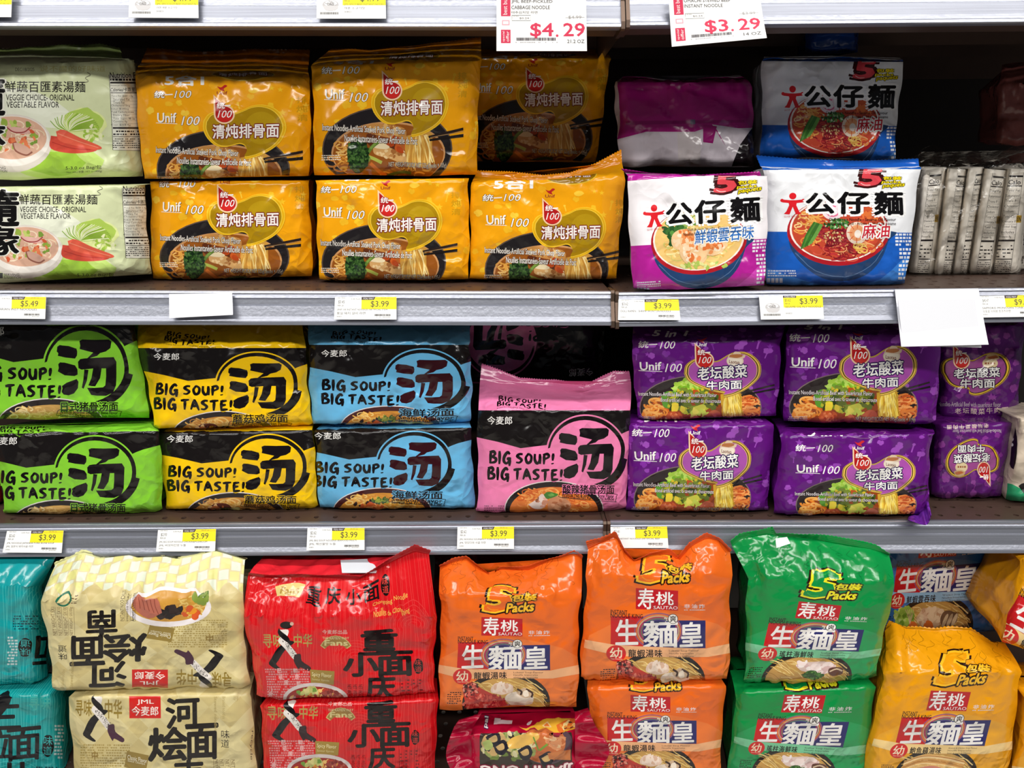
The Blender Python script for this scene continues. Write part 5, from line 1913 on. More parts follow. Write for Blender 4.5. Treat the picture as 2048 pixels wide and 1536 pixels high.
def slab(name, x0, x1, y0, y1, z0, z1, mat, kind='structure'):
    V = np.array([(x, y, z) for z in (z0, z1) for y in (y0, y1) for x in (x0, x1)])
    F = np.array([(0, 2, 3, 1), (4, 5, 7, 6), (0, 1, 5, 4), (2, 6, 7, 3), (0, 4, 6, 2), (1, 3, 7, 5)])
    o = mesh_from(name, V, [F], None, None, [mat])
    for p in o.data.polygons: p.use_smooth = False
    o['kind'] = kind
    return o


slab('wall_back', -1.3, 1.3, .465, .50, 0.0, 2.4, M_DARK)
slab('floor', -3.0, 3.0, -4.0, .60, -.05, 0.0, M_FLOOR)

# ------------------------------------------------------------------ packs
NP = 'noodle_multipack'


def refmap(quad, sx, sy, c, p):
    return [(c[0] + (x - p[0]) / sx, c[1] + (y - p[1]) / sy) for x, y in quad]


def refpts(quad, canvas, px):
    return [tuple(t) for t in happly(homog(px, canvas), np.asarray(quad, float))]


def y_on_deck(row, x, y):
    """depth at which the pixel (x, y) lies on the deck of this shelf"""
    Y = .05
    for k in range(12):
        z = deck_z(row, at(x, y, Y)[0])
        d = at(x, y, 0.0) - CAM
        Y = CAM[1] + (z - CAM[2]) / d[2] * d[1]
    return Y


A_VEG, A_ORG, A_PUR, A_END = art_veggie(), art_unif_orange(), art_unif_purple(), art_unif_end()
A_SOUP = {k: art_soup(k) for k in ('pink', 'yellow', 'blue', 'green')}
A_SES, A_WON, A_BACK = art_doll('sesame'), art_doll('wonton'), art_doll_back()
A_SAU = {k: art_sautao(k) for k in ('orange', 'green', 'blue', 'yellow')}
A_JML, A_CHK, A_RED, A_TEAL, A_CRIM, A_SIDE = art_jml_beige(), art_checker(), art_red(), art_teal(), art_crimson(), art_label_side()

ORANGE, PURPLE, VEG = (243, 166, 14), (98, 22, 124), (214, 222, 176)
GREEN, YELLOW, BLUE, PINK = (134, 208, 54), (248, 200, 16), (104, 182, 226), (240, 130, 178)

# --- row one: pale green vegetable packs
fz = deck_z(1, -.5)
g = 'pale green vegetable noodle packs on the middle shelf'
q = [(-48, 376), (290, 370), (301, 548), (-48, 569)]
pack(NP, 'pale green vegetable noodle pack standing on the shelf, lower of its stack', 'noodle pack', g, q, y_on_deck(1, 100, 569), A_VEG, q, VEG, seed=3, D=.062, floor_z=fz, edge=.035, edge_pow=6, mat=M_FILM_SOFT, creases=30)
q = [(-62, 134), (268, 120), (287, 352), (-58, 360)]
pack(NP, 'pale green vegetable noodle pack with a dark folded top, upper of its stack', 'noodle pack', g, q, .058, A_VEG, refmap(q, 1.02, 1.08, (121, 398), (88, 172)), VEG, seed=4, D=.062, on=3, edge=.03, edge_pow=6, mat=M_FILM_SOFT,
     top=([(-50, 112), (60, 108), (150, 112), (244, 116)], .085), fin=([(-46, 98), (30, 96), (110, 92), (200, 88), (238, 96)], .10, 40, (150, 170, 96)), creases=30)

# --- row one: orange pork chop packs
g = 'orange noodle packs with a black bowl on the middle shelf'
q = [(300, 363), (618, 361), (624, 552), (306, 560)]
pack(NP, 'orange noodle pack next to the green vegetable packs, lower of its stack', 'noodle pack', g, q, min(.085, y_on_deck(1, 460, 562)), A_ORG, refmap(q, 1.0, .92, (820, 221), (497, 441)), ORANGE, seed=12, floor_z=fz)
q = [(271, 152), (619, 156), (620, 349), (287, 361)]
pack(NP, 'orange noodle pack next to the green vegetable packs, upper of its stack', 'noodle pack', g, q, .068, A_ORG, refmap(q, 1.04, .95, (820, 221), (497, 266)), ORANGE, seed=21, on=12,
     top=([(282, 126), (380, 128), (500, 124), (617, 132)], .125), fin=([(294, 97), (400, 104), (500, 99), (619, 100)], .15, 44, (214, 120, 14)))
q = [(631, 361), (938, 357), (936, 566), (640, 566)]
pack(NP, 'orange noodle pack in the middle of the three orange ones standing on the shelf', 'noodle pack', g, q, y_on_deck(1, 780, 566), A_ORG, refmap(q, .96, .92, (820, 221), (812, 453)), ORANGE, seed=33, floor_z=fz)
q = [(622, 133), (963, 122), (951, 350), (631, 350)]
pack(NP, 'orange noodle pack stacked above the middle orange pack, its bowl fully in view', 'noodle pack', g, q, .066, A_ORG, q, ORANGE, seed=40, on=33,
     top=([(645, 112), (740, 108), (850, 98), (962, 92)], .11), fin=([(660, 98), (740, 100), (850, 88), (962, 76)], .125, 44, (220, 130, 16)))
q = [(943, 366), (1249, 352), (1234, 566), (938, 564)]
pack(NP, 'orange noodle pack with its zigzag top seal standing up, beside the white and magenta pack', 'noodle pack', g, q, y_on_deck(1, 1085, 566), A_ORG, refmap(q, .97, .9, (820, 221), (1137, 468)), ORANGE, seed=52, floor_z=fz,
     top=([(950, 352), (1050, 362), (1130, 360), (1244, 326)], .10), fin=([(954, 342), (1020, 344), (1085, 351), (1140, 346), (1190, 328), (1243, 300)], .105, 56, (242, 150, 16)))
q = [(928, 118), (1222, 118), (1190, 322), (932, 322)]
pack(NP, 'orange noodle pack set back in the shadow under the price card, upper of its stack', 'noodle pack', g, q, .20, A_ORG, refmap(q, .93, .9, (820, 221), (1107, 207)), ORANGE, seed=66,
     top=([(945, 106), (1080, 103), (1215, 106)], .235), fin=([(950, 99), (1080, 97), (1216, 97)], .24, 40, (200, 120, 16)))

# --- row one: white packs with the red figure
g = 'white noodle packs with a red figure on the middle shelf'
fzr = deck_z(1, .4)
q = [(1256, 352), (1534, 352), (1531, 570), (1264, 584)]
pack(NP, 'white and magenta noodle pack hanging over the shelf edge', 'noodle pack', None, q, (.005, -.010), A_WON, refpts(q, [(1585, 397), (1742, 357), (1804, 437), (1592, 556)], [(1311, 417), (1457, 366), (1519, 443), (1324, 574)]),
     (244, 240, 244), seed=71, floor_z=fzr, side=(240, 236, 240), top=([(1250, 345), (1390, 352), (1522, 352)], .025), fin=([(1242, 338), (1300, 346), (1400, 350), (1521, 344)], .02, 40, (186, 30, 150)))
q = [(1526, 340), (1842, 338), (1808, 572), (1534, 571)]
pack(NP, 'white and blue noodle pack standing on the shelf, its red prawn bowl brightly lit', 'noodle pack', g, q, y_on_deck(1, 1660, 573), A_SES, q, (238, 240, 244), seed=83, floor_z=fzr, side=(226, 230, 236),
     top=([(1521, 333), (1680, 338), (1838, 332)], .055), fin=([(1514, 311), (1600, 319), (1720, 322), (1834, 318)], .07, 44, (24, 84, 176)))
q = [(1524, 122), (1806, 124), (1789, 318), (1521, 316)]
pack(NP, 'white and blue noodle pack in the shadow, stacked behind the bright white and blue one', 'noodle pack', g, q, .16, A_SES, refmap(q, .93, .98, (1640, 413), (1636, 195)), (238, 240, 244), seed=90, side=(226, 230, 236),
     top=([(1528, 114), (1660, 112), (1800, 116)], .20))
q = [(1231, 164), (1500, 166), (1511, 331), (1235, 331)]
pack(NP, 'white and magenta noodle pack lying with its plain back turned outward', 'noodle pack', None, q, .155, A_BACK, [(0, 0), (280, 0), (280, 175), (0, 175)], (206, 196, 204), seed=97, wr=1.7,
     top=([(1250, 152), (1330, 158), (1380, 160), (1480, 150)], .20))
q = [(1612, 62), (1716, 62), (1716, 104), (1608, 104)]
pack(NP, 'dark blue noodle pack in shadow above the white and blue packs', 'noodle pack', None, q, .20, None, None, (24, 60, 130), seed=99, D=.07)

# --- row one: five beige packs in one clear wrap
Yb = y_on_deck(1, 1900, 549)
loc = at(1935, 549, Yb + .04)
mroot = tag(empty(NP, loc), 'clear wrapped bundle of beige noodle packs seen from their narrow edges', 'noodle pack')
BQ = [[(1840, 340), (1893, 334), (1868, 547), (1819, 545)], [(1892, 337), (1935, 339), (1904, 548), (1867, 548)], [(1934, 338), (1968, 334), (1936, 547), (1903, 548)],
      [(1966, 337), (2014, 341), (1985, 547), (1935, 548)], [(2012, 338), (2062, 338), (2040, 546), (1984, 546)]]
for i, bq in enumerate(BQ):
    xo = [(14, 46), (20, 44), (16, 34), (14, 46), (0, 38)][i]
    w = bq[1][0] - bq[0][0]
    rf = [((0 - xo[0]) * 40 / (xo[1] - xo[0]), 16), ((w - xo[0]) * 40 / (xo[1] - xo[0]), 16), ((w - xo[0]) * 40 / (xo[1] - xo[0]), 245), ((0 - xo[0]) * 40 / (xo[1] - xo[0]), 245)]
    pack('', None, None, None, bq, (Yb + .006, Yb + .002), A_SIDE, rf, (246, 238, 226), seed=110 + i, wr=1.6, root=mroot, body_name='single_pouch', floor_z=deck_z(1, .5), D=.09, puff=.012, edge=.016, creases=24, mat=M_FILM_SOFT)
q = [(1830, 328), (2072, 326), (2050, 552), (1812, 551)]
pack('', None, None, None, q, (Yb - .005, Yb - .010), None, None, (200, 196, 190), seed=121, wr=2.6, root=mroot, body_name='clear_wrap', floor_z=deck_z(1, .5), D=.115, puff=.004, mat=M_WRAP,
     top=([(1838, 304), (1868, 290), (1900, 306), (1935, 300), (1985, 314), (2032, 294), (2075, 300)], Yb + .035))
q = [(1996, 170), (2110, 160), (2110, 290), (1992, 288)]
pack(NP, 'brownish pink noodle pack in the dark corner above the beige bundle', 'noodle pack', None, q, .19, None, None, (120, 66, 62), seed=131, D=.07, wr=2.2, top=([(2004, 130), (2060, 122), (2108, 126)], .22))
q = [(-40, 82), (56, 82), (60, 118), (-40, 118)]
pack(NP, 'dark red pack deep in shadow behind the pale green vegetable packs', 'noodle pack', None, q, .25, None, None, (90, 24, 24), seed=133, D=.07)

# --- row two: black topped soup packs
def soup(kind, label, q, Y, sx, sy, c, seed, group=None, **k):
    return pack(NP, label, 'noodle pack', group, q, Y, A_SOUP[kind], refmap(q, sx, sy, (1174, 906), c), {'pink': PINK, 'yellow': YELLOW, 'blue': BLUE, 'green': GREEN}[kind], seed=seed, creases=30, **k)


f2 = lambda x: deck_z(2, x)
soup('green', 'black and lime green soup noodle pack, lower of its stack', [(-6, 868), (318, 862), (327, 1024), (8, 1034)], y_on_deck(2, 160, 1034), 1.07, .97, (192, 945), 201, 'lime green soup noodle packs', floor_z=f2(-.5), D=.065,
     top=([(-12, 852), (150, 850), (302, 846)], .05))
soup('green', 'black and lime green soup noodle pack, upper of its stack, close under the rail', [(-52, 656), (270, 652), (298, 834), (-36, 838)], .03, 1.12, 1.1, (172, 733), 203, 'lime green soup noodle packs', on=201, D=.065,
     top=([(-48, 630), (110, 626), (266, 624)], .075))
soup('yellow', 'black and yellow soup noodle pack standing on the shelf, lower of its stack', [(318, 868), (624, 860), (638, 1016), (333, 1026)], y_on_deck(2, 470, 1026), 1.02, .88, (536, 935), 211, 'black and yellow soup noodle packs', floor_z=f2(-.3))
soup('yellow', 'black and yellow soup noodle pack with a folded yellow flap, upper of its stack', [(276, 693), (611, 689), (624, 850), (314, 867)], .028, 1.06, .9, (519, 773), 213, 'black and yellow soup noodle packs', wr=1.3, on=211,
     top=([(280, 634), (440, 630), (604, 630)], .075))
soup('blue', 'black and sky blue soup noodle pack standing on the shelf, lower of its stack', [(628, 862), (943, 856), (948, 1023), (641, 1022)], y_on_deck(2, 790, 1024), 1.0, .86, (826, 928), 221, 'black and sky blue soup noodle packs', floor_z=f2(-.1))
soup('blue', 'black and sky blue soup noodle pack with a crumpled blue flap, upper of its stack', [(617, 683), (940, 684), (942, 846), (626, 858)], .03, 1.04, .86, (851, 763), 223, 'black and sky blue soup noodle packs', wr=1.4, on=221,
     top=([(618, 636), (780, 632), (940, 634)], .075))
q = [(957, 820), (1260, 821), (1254, 1020), (953, 1030)]
pack(NP, 'black and pink soup noodle pack standing upright with a wide pink zigzag flap', 'noodle pack', 'black and pink soup noodle packs', q, y_on_deck(2, 1100, 1031), A_SOUP['pink'], q, PINK, seed=231, floor_z=f2(.1), creases=30,
     top=([(960, 762), (1040, 772), (1169, 782), (1262, 764)], .075), fin=([(963, 729), (1000, 740), (1040, 756), (1110, 760), (1168, 771), (1228, 742), (1258, 742)], .085, 60, (214, 110, 156)))
q = [(917, 619), (1207, 618), (1205, 768), (920, 768)]
pack(NP, 'black and pink soup noodle pack turned upside down, behind the upright pink one', 'noodle pack', 'black and pink soup noodle packs', q, .155, A_SOUP['pink'], refmap(q, -.95, -.95, (979, 917), (1184, 673)), (24, 18, 18), seed=235, creases=24)
q = [(-90, 945), (6, 945), (8, 1012), (-90, 1016)]
pack(NP, 'small red pack just showing left of the lime green soup packs', 'noodle pack', None, q, .06, None, None, (150, 20, 40), seed=237, floor_z=f2(-.6), D=.07)

# --- row two: purple packs
g = 'purple noodle packs facing outward on the lower shelf'
q = [(1256, 851), (1547, 849), (1536, 1028), (1252, 1028)]
pack(NP, 'purple noodle pack beside the pink soup pack, lower of its stack', 'noodle pack', g, q, y_on_deck(2, 1390, 1029), A_PUR, q, PURPLE, seed=241, floor_z=f2(.2))
q = [(1264, 682), (1562, 680), (1552, 838), (1276, 848)]
pack(NP, 'purple noodle pack beside the pink soup packs, upper of its stack, its top in shadow', 'noodle pack', g, q, .03, A_PUR, refmap(q, 1.04, .97, (1428, 929), (1447, 751)), PURPLE, seed=243, on=241, top=([(1266, 630), (1400, 628), (1572, 628)], .08))
q = [(1560, 872), (1866, 868), (1850, 1036), (1548, 1034)]
pack(NP, 'purple noodle pack with a bent bottom corner sticking out over the rail', 'noodle pack', g, q, y_on_deck(2, 1700, 1036), A_PUR, refmap(q, 1.02, .88, (1428, 929), (1755, 952)), PURPLE, seed=251, floor_z=f2(.4), wr=1.4,
     top=([(1562, 853), (1700, 857), (1866, 858)], .05))
q = [(1572, 668), (1885, 672), (1868, 856), (1568, 848)]
pack(NP, 'purple noodle pack half covered by the blank hanging card, upper of its stack', 'noodle pack', g, q, .032, A_PUR, refmap(q, 1.08, 1.06, (1428, 929), (1754, 743)), PURPLE, seed=253, on=251, top=([(1580, 630), (1720, 630), (1880, 630)], .08))
g = 'purple noodle packs turned end on at the right'
q = [(1878, 655), (2046, 650), (2037, 838), (1878, 842)]
pack(NP, 'purple noodle pack turned end on, right of the blank hanging card', 'noodle pack', g, q, .09, A_END, [(x - 1876, y - 655) for x, y in q], (92, 24, 112), seed=261, wr=1.4, D=.14, top=([(1882, 628), (1960, 626), (2040, 628)], .14))
q = [(1870, 850), (2030, 846), (2000, 1000), (1863, 996)]
pack(NP, 'purple noodle pack turned end on and upside down, resting on the shelf', 'noodle pack', g, q, y_on_deck(2, 1930, 1003), A_END, refmap(q, -.78, -.92, (75, 95), (1943, 920)), (92, 24, 112), seed=263, wr=1.5, D=.10, floor_z=f2(.55))
A_EYE = Art()
A_EYE.poly([(2030, 850), (2036, 880), (2028, 930), (2016, 900), (2020, 870)], (18, 14, 14), 3)
A_EYE.ell(2027, 872, 2, 3, WHITE); A_EYE.ell(2027, 882, 2, 3, WHITE)
A_EYE.poly([(1990, 956), (2024, 962), (2060, 985), (2090, 1000), (2090, 1020), (1990, 1020)], (40, 150, 100), 2)
A_EYE.poly([(2036, 966), (2050, 958), (2080, 975), (2060, 1000)], (22, 16, 16), 2)
q = [(2032, 838), (2120, 834), (2120, 1008), (2010, 1000)]
pack(NP, 'cream and green noodle pack at the photo edge beside the purple packs', 'noodle pack', None, q, y_on_deck(2, 2050, 1012), A_EYE, q, (206, 190, 170), seed=266, wr=2, D=.12, floor_z=f2(.62), mat=M_FILM_SOFT)

# --- bottom row
A_EMB = Art()
A_EMB.ell(134, 1118, 13, 6, WHITE, rot=-20); A_EMB.ell(134, 1118, 11, 4.6, (200, 40, 40), rot=-20); A_EMB.ell(130, 1120, 6, 3, (40, 70, 160), rot=-20)
A_EMB.ell(80, 1190, 6, 16, (230, 230, 232)); A_EMB.ell(80, 1190, 4, 13, (20, 18, 22))
f3 = deck_z(3, 0)
YF = -.055
g = 'teal noodle packs at the left edge'
q = [(-222, 1394), (126, 1389), (150, 1600), (-200, 1604)]
pack(NP, 'teal noodle pack at the left edge with large black characters upright, lower one', 'noodle pack', g, q, -.03, A_TEAL, [(-222, 1394), (126, 1389), (150, 1570), (-200, 1580)], (18, 150, 150), seed=301, floor_z=f3, wr=1.2, edge=.03)
q = [(-232, 1172), (84, 1172), (96, 1366), (-226, 1388)]
pack(NP, 'teal noodle pack at the left edge, turned upside down, with a broad folded top', 'noodle pack', g, q, -.028, A_TEAL, refmap(q, -1.05, -1.0, (97, 1477), (53, 1294)), (18, 152, 156), seed=303, wr=1.5, on=301, edge=.03, back_pow=4,
     top=([(-200, 1118), (0, 1112), (60, 1112), (112, 1113)], .0))
g = 'beige noodle packs with walking legs'
q = [(138, 1394), (500, 1388), (522, 1600), (152, 1604)]
pack(NP, 'beige noodle pack with large black characters upright, lower of its stack', 'noodle pack', g, q, YF + .004, A_JML, [(140, 1392), (500, 1388), (520, 1570), (150, 1580)], (216, 202, 150), seed=311, floor_z=f3, mat=M_FILM_SOFT)
q = [(82, 1203), (486, 1198), (499, 1374), (110, 1388)]
pack(NP, 'beige noodle pack turned upside down with a yellow chequered top, upper of its stack', 'noodle pack', g, q, YF, [(A_CHK, q), (A_JML, refmap(q, -1.14, -.96, (368, 1421), (220, 1348)))], None, (216, 202, 154), seed=313, mat=M_FILM_SOFT, wr=1.6, creases=34, on=311, back_pow=6,
     top=([(110, 1132), (165, 1106), (200, 1116), (258, 1112), (274, 1117), (330, 1112), (358, 1117), (433, 1104), (490, 1120)], -.02),
     fin=([(108, 1126), (164, 1101), (202, 1113), (258, 1109), (274, 1114), (330, 1109), (358, 1114), (433, 1100), (494, 1118)], -.015, 40, (226, 224, 160)))
g = 'red noodle packs with walking legs'
q = [(520, 1412), (878, 1400), (862, 1600), (536, 1604)]
pack(NP, 'red noodle pack with tall black characters, lower of its stack', 'noodle pack', g, q, YF + .004, A_RED, refmap(q, .95, 1.02, (766, 1288), (758, 1430)), (206, 20, 28), seed=321, floor_z=f3)
q = [(486, 1234), (874, 1234), (867, 1392), (520, 1409)]
r1 = pack(NP, 'red noodle pack with a torn-looking zigzag flap on top, upper of its stack', 'noodle pack', g, q, YF, A_RED, q, (214, 22, 30), seed=323, wr=1.6, creases=36, on=321, flat_back=at(600, 1152, -.03)[2] + .004, side=(226, 40, 52),
          top=([(496, 1152), (600, 1156), (715, 1158), (770, 1132), (830, 1104), (858, 1108)], -.030),
          fin=([(497, 1146), (600, 1149), (721, 1153), (770, 1122), (831, 1087), (862, 1101)], -.038, 50, (190, 16, 26)))
zt = at(600, 1152, -.03)[2] + .007
card('date_sticker', 'white date sticker', None, None, np.array([at_z(x, y, zt) for x, y in ((681, 1121), (764, 1117), (752, 1146), (684, 1146))]), None, None, (60, 30), root=r1, base=(236, 240, 246))
q = [(868, 1108), (1165, 1106), (1160, 1402), (874, 1404)]
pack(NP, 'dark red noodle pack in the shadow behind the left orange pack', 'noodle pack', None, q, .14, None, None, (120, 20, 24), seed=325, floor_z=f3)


q = [(72, 1112), (152, 1110), (152, 1240), (72, 1240)]
pack(NP, 'black pack with a small red and blue emblem between the teal and beige packs', 'noodle pack', None, q, .085, A_EMB, q, (22, 18, 22), seed=369, D=.07)


def sau(kind, label, q, ref, seed, group, Y=YF, **k):
    base = {'orange': (232, 104, 30), 'green': (10, 140, 66), 'blue': (40, 98, 170), 'yellow': (232, 156, 14)}[kind]
    return pack(NP, label, 'noodle pack', group, q, Y, A_SAU[kind], ref, base, seed=seed, **k)


go, gg, gy = 'orange lobster noodle packs', 'green seafood noodle packs', 'yellow noodle packs at the right'
q1 = [(878, 1188), (1163, 1192), (1151, 1410), (882, 1418)]
sau('orange', 'orange lobster noodle pack resting on the crimson pack', q1, [(878, 1180), (1162, 1188), (1150, 1412), (884, 1416)], 331, go, wr=1.4, creases=34, back_pow=6,
    top=([(880, 1134), (908, 1122), (932, 1116), (960, 1136), (978, 1146), (1000, 1140), (1060, 1140), (1100, 1118), (1150, 1108), (1164, 1118)], -.012),
    fin=([(878, 1130), (906, 1116), (934, 1111), (962, 1133), (982, 1152), (1000, 1136), (1060, 1132), (1098, 1116), (1148, 1101), (1166, 1112)], -.016, 40, (226, 84, 28)))
q = [(1174, 1376), (1452, 1372), (1436, 1600), (1190, 1604)]
sau('orange', 'orange lobster noodle pack between the crimson and green packs, lower of its stack', q, refmap(q, .97, .92, (1007, 1252), (1301, 1411)), 335, go, Y=YF + .006, floor_z=f3)
q = [(1171, 1152), (1465, 1150), (1453, 1366), (1162, 1362)]
sau('orange', 'orange lobster noodle pack with twisted top peaks, upper of its stack', q, refmap(q, 1.03, 1.08, (1007, 1252), (1312, 1199)), 333, go, wr=1.5, creases=34, on=335, back_pow=8,
    top=([(1176, 1098), (1200, 1086), (1232, 1072), (1246, 1100), (1266, 1122), (1300, 1112), (1340, 1110), (1358, 1120), (1380, 1092), (1414, 1076), (1438, 1082), (1460, 1104)], -.026),
    fin=([(1172, 1086), (1198, 1078), (1231, 1061), (1248, 1096), (1268, 1120), (1300, 1104), (1340, 1100), (1357, 1114), (1378, 1086), (1413, 1067), (1440, 1076), (1462, 1098)], -.030, 40, (226, 84, 28)))
CV = [(966, 1231), (1048, 1236), (1102, 1342), (918, 1340)]
q = [(1470, 1384), (1752, 1374), (1724, 1600), (1452, 1604)]
sau('green', 'green seafood noodle pack, lower of its stack', q, refpts(q, CV, [(1567.5, 1390), (1650, 1391), (1685, 1496), (1505, 1487)]), 341, gg, Y=YF + .006, floor_z=f3)
q = [(1497, 1158), (1788, 1164), (1753, 1358), (1486, 1374)]
gr = sau('green', 'green seafood noodle pack with crumpled top before the rail, upper of its stack', q, refpts(q, CV, [(1605, 1206), (1690, 1215), (1721, 1306), (1529, 1301)]), 343, gg, wr=1.6, creases=36, on=341, back_pow=8,
         top=([(1464, 1092), (1480, 1078), (1530, 1068), (1552, 1072), (1620, 1078), (1690, 1090), (1740, 1098), (1778, 1110)], -.022),
         fin=([(1461, 1083), (1480, 1070), (1547, 1054), (1551, 1068), (1620, 1066), (1700, 1078), (1755, 1092), (1780, 1108)], -.026, 40, (6, 150, 66)))
card('date_sticker', 'white date sticker', None, None, [(1551, 1077), (1574, 1074), (1581, 1087), (1553, 1096)], [-.0475, -.0465, -.052, -.053], None, (40, 24), root=gr, base=(236, 238, 238))
q = [(1742, 1080), (2010, 1080), (1994, 1262), (1755, 1264)]
sau('blue', 'blue noodle pack in the shadow behind the yellow pack', q, refpts(q, [(966, 1270), (1048, 1273), (1102, 1342), (918, 1340)], [(1837, 1120), (1912.6, 1115), (1956.5, 1186), (1787, 1194)]), 351, None, Y=.075)
q = [(1766, 1345), (2044, 1345), (2004, 1600), (1716, 1604)]
sau('yellow', 'yellow noodle pack with a flat folded top, standing before the blue pack', q, refpts(q, CV, [(1863, 1380), (1943, 1383), (1970, 1489), (1792, 1487.5)]), 361, gy, floor_z=f3, wr=1.4,
    top=([(1770, 1262), (1790, 1246), (1812, 1258), (1880, 1262), (1940, 1262), (1985, 1284), (2010, 1286)], -.0),
    fin=([(1762, 1300), (1778, 1241), (1810, 1252), (1880, 1256), (1942, 1256), (1982, 1282), (2012, 1282)], .004, 30, (226, 150, 14)))
q = [(2050, 1398), (2330, 1398), (2312, 1600), (2012, 1604)]
sau('yellow', 'yellow noodle pack cut by the photo edge at the bottom right, lower one', q, [(878, 1180), (1162, 1188), (1150, 1400), (884, 1404)], 363, gy, floor_z=f3)
q = [(2040, 1122), (2330, 1110), (2310, 1390), (2006, 1285)]
sau('yellow', 'yellow noodle pack cut by the right photo edge, leaning over the yellow pack', q, refpts(q, [(918, 1284), (981, 1290), (981, 1341), (918, 1340)], [(2033, 1186), (2080, 1226), (2058, 1288), (2010, 1246)]), 365, gy, Y=(-.02, -.05), on=363)
q = [(2010, 1088), (2240, 1088), (2240, 1262), (2008, 1262)]
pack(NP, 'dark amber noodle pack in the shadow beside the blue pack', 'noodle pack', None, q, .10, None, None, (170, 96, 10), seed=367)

q = [(938, 1467), (1162, 1465), (1168, 1600), (936, 1604)]
A2 = A_CRIM
dm = pack(NP, 'crimson noodle pack on its side with crumpled seals left and right, under the orange pack', 'noodle pack', None, q, YF + .002, A2, q, (178, 14, 52), seed=371, floor_z=f3, wr=1.8, creases=34,
          top=([(948, 1430), (1000, 1426), (1060, 1425), (1120, 1425), (1164, 1424)], -.005))


def side_seal(root, pts_in, pts_out, Yi, Yo, col, seed):
    """crumpled crimped seal at the end of a pack lying on its side"""
    n = 30
    u = np.linspace(0, 1, n + 1)
    a, b = smooth_curve(pts_in, 6), smooth_curve(pts_out, 6)
    a = np.c_[np.interp(u, np.linspace(0, 1, len(a)), a[:, 0]), np.interp(u, np.linspace(0, 1, len(a)), a[:, 1])]
    b = np.c_[np.interp(u, np.linspace(0, 1, len(b)), b[:, 0]), np.interp(u, np.linspace(0, 1, len(b)), b[:, 1])]
    r = random.Random(seed)
    p1, p2 = r.uniform(0, 6), r.uniform(0, 6)
    rows = 12
    G = []
    for j in range(rows + 1):
        t = j / rows
        px = a * (1 - t) + b * t
        Y = Yi * (1 - t) + Yo * t + .006 * np.sin(u * 17 + p1 + 2 * t) * math.sin(math.pi * min(1, t * .8 + .1)) + .003 * np.sin(u * 41 + p2) * t
        G.append(unproj(px, Y))
    G = np.array(G)
    B = G.copy(); B[..., 1] += .0008
    K = np.arange((rows + 1) * (n + 1)).reshape(rows + 1, n + 1)
    f1 = np.stack([K[:-1, :-1], K[:-1, 1:], K[1:, 1:], K[1:, :-1]], -1).reshape(-1, 4)
    F = np.concatenate([f1, f1[:, ::-1] + K.size])
    o = mesh_from('side_seal', np.concatenate([G.reshape(-1, 3), B.reshape(-1, 3)]) - np.array(root.location), [F], np.repeat(lin(col)[None], len(F), 0), None, [M_FILM])
    o.parent = root


side_seal(dm, [(962, 1428), (942, 1470), (950, 1540)], [(918, 1440), (905, 1462), (892, 1512), (912, 1560)], -.050, -.058, (160, 12, 48), 1)
side_seal(dm, [(1150, 1424), (1150, 1468), (1150, 1540)], [(1176, 1416), (1190, 1450), (1219, 1500), (1196, 1548)], -.055, -.060, (170, 12, 50), 2)
bq = [e for e in COL.objects if e.get('label') and 'bent bottom corner' in e['label']][0]
side_seal(bq, [(1856, 1000), (1846, 1020), (1818, 1032)], [(1863, 1030), (1852, 1050), (1816, 1040)], .018, -.020, (120, 50, 170), 3)

# ------------------------------------------------------------------ price labels and cards
PL = 'price_label'
CAT = 'price label'


def rail_label(corners, art, label, size=(120, 46), Yt=-.0066, Yb=-.0172):
    card(PL, label, CAT, 'shelf price labels in the rails', corners, [Yt, Yt, Yb, Yb], art, size)


rail_label([(-88, -16), (24, -16), (22, 34), (-90, 34)], art_price('$4.99', 'JML SPICY BEEF INSTANT NOOD', pic=True), 'yellow and white price label cut by the top left corner of the photo', Yt=-.008)
rail_label([(259, -16), (396, -16), (397, 36), (257, 35)], art_price('$4.99', 'JML SPICY HOT BEEF INSTANT N', '라면 매운 소고기맛', '$4.07', True), 'price label with a small bowl picture in the top rail, above the left orange packs', Yt=-.008)
rail_label([(634, -16), (771, -16), (772, 37), (633, 37)], art_price('$4.99', 'JML SPICY BEEF INSTANT NOOD', '매운 소고기맛', '$3.87', True), 'price label with a small bowl picture in the top rail, above the middle orange packs', Yt=-.008)
rail_label([(-28, 593), (92, 594), (90, 638), (-30, 637)], art_price('$5.49', 'VEGETARIAN INST NOODLES', '', '$5.49'), 'price label reading $5.49 under the pale green packs')
rail_label([(670, 594), (793, 594), (793, 639), (668, 639)], art_price('$3.99', 'UNIF 100 INSTANT NOODLES (ARTIFICIAL STEW', '통일 돼지 갈비 라면', '$3.45'), 'price label reading $3.99 under the middle orange packs')
rail_label([(1237, 599), (1357, 599), (1361, 640), (1236, 640)], art_price('$3.99', 'DOLL RAMEN - SHRIMP WONTON NOODLE', '', '$3.62'), 'price label reading $3.99 right of the rail joint, under the white and magenta pack')
rail_label([(1518, 592), (1645, 591), (1648, 638), (1522, 639)], art_price('$3.99', 'SESAME OIL FLV NOODLE', '', '$3.62', True), 'price label with a faint bowl picture under the bright white and blue pack')
rail_label([(1957, 592), (2076, 590), (2084, 633), (1962, 635)], art_price('$9.49', 'SAPPORO MONOSAN TONKOTSU', '삿포로 이치방 돈코츠라멘', '$45.47'), 'price label cut by the right photo edge, beside the blank hanging card')
rail_label([(14, 1062), (127, 1061), (123, 1106), (5, 1105)], art_price('$3.99', 'JML NOODLE JAPANESE PORK BONE SOUP', 'JML 일본식 돼지사골 라면', '$2.62'), 'price label reading $3.99 under the lime green soup packs')
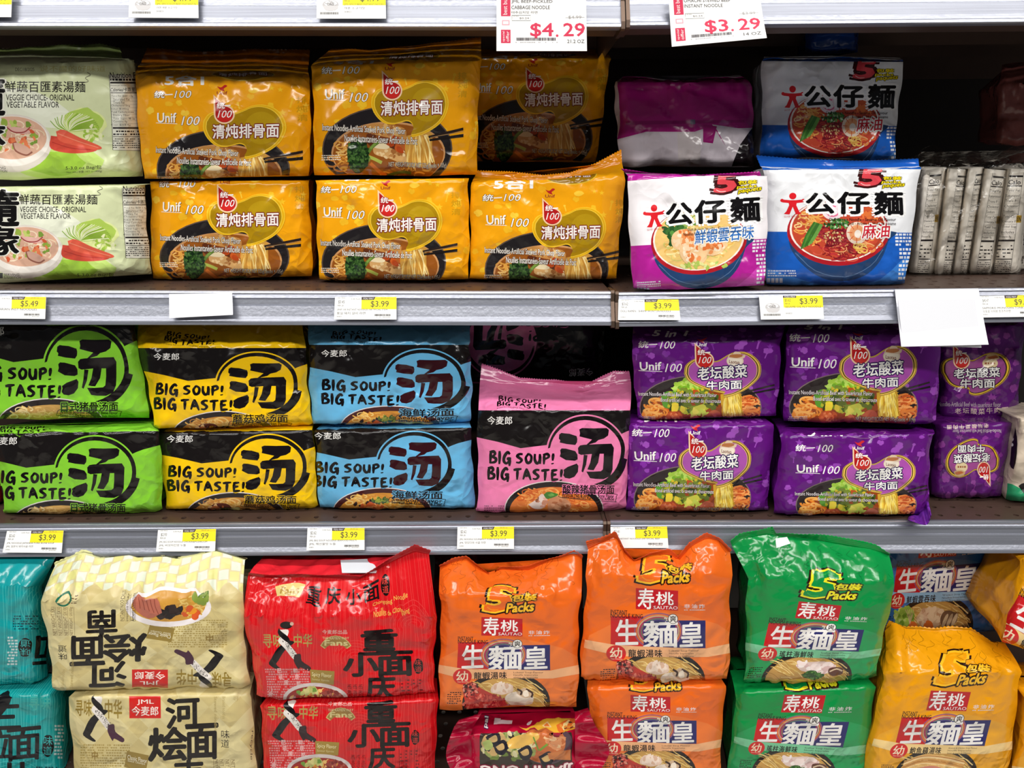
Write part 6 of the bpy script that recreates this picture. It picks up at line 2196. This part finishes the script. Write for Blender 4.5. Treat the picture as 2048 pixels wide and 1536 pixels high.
rail_label([(316, 1060), (432, 1058), (430, 1103), (312, 1103)], art_price('$3.99', 'JML BIG SOUP NOODLE CHICKEN&MUSHROOM', 'JML 버섯치킨맛 누들', '$2.93'), 'price label reading $3.99 under the black and yellow soup packs')
rail_label([(615, 1056), (729, 1056), (729, 1100), (613, 1101)], art_price('$3.99', 'JML BIG SOUP NOODLE SEAFOOD MULTI', 'JML 해산물맛 누들', '$2.62'), 'price label reading $3.99 under the sky blue soup packs')
rail_label([(915, 1054), (1028, 1053), (1028, 1098), (914, 1098)], art_price('$3.99', 'JML NOODLE SOUR&HOT PORK BONE SOUP', 'JML 맛있다와 사골 라면', '$2.62'), 'price label reading $3.99 under the upright pink soup pack')
rail_label([(1221, 1054), (1334, 1053), (1337, 1096), (1222, 1096)], art_price('$3.99', 'UNIF INSTANT NOODLES (ARTIFICIAL BEEF', '', '$2.41'), 'price label behind the twisted orange pack top, under the purple packs')
card('offer_card', 'white hanging offer card reading $4.29 in red', CAT, None, [(993, -8), (1172, -8), (1174, 102), (993, 102)], [-.019, -.019, -.021, -.021], art_special('JML BEEF-PICKLED', 'CABBAGE NOODLE', '$0.24', '$4.99', '$4.29', '21.2 OZ', '태추김치맛 라면'), (180, 110))
card('offer_card', 'white hanging offer card reading $3.29 in red, slightly curled', CAT, None, [(1337, -10), (1520, -10), (1530, 78), (1343, 94)], [-.019, -.019, -.024, -.021], art_special('OMACHI STEWED BEEF', 'INSTANT NOODLE', '$0.24', '$3.99', '$3.29', '14 OZ'), (184, 104), curl=.006)
card('blank_card', 'blank white paper label in the rail under the left orange packs', CAT, None, [(338, 588), (464, 586), (467, 629), (339, 636)], [-.006, -.006, -.0185, -.0175], None, (128, 48), base=(240, 241, 246), curl=.002)
card('blank_card', 'large blank white card hanging from the middle rail in front of the purple packs', CAT, None, [(1790, 579), (1957, 577), (1974, 688), (1802, 693)], [-.0035, -.0035, -.030, -.030], None, (180, 116), base=(242, 244, 250), curl=.003)
card('blank_card', 'second blank white card peeking out below the large hanging one', CAT, None, [(1796, 600), (1950, 598), (1963, 695), (1806, 692)], [-.0168, -.0168, -.0275, -.0275], None, (170, 100), base=(232, 234, 240))
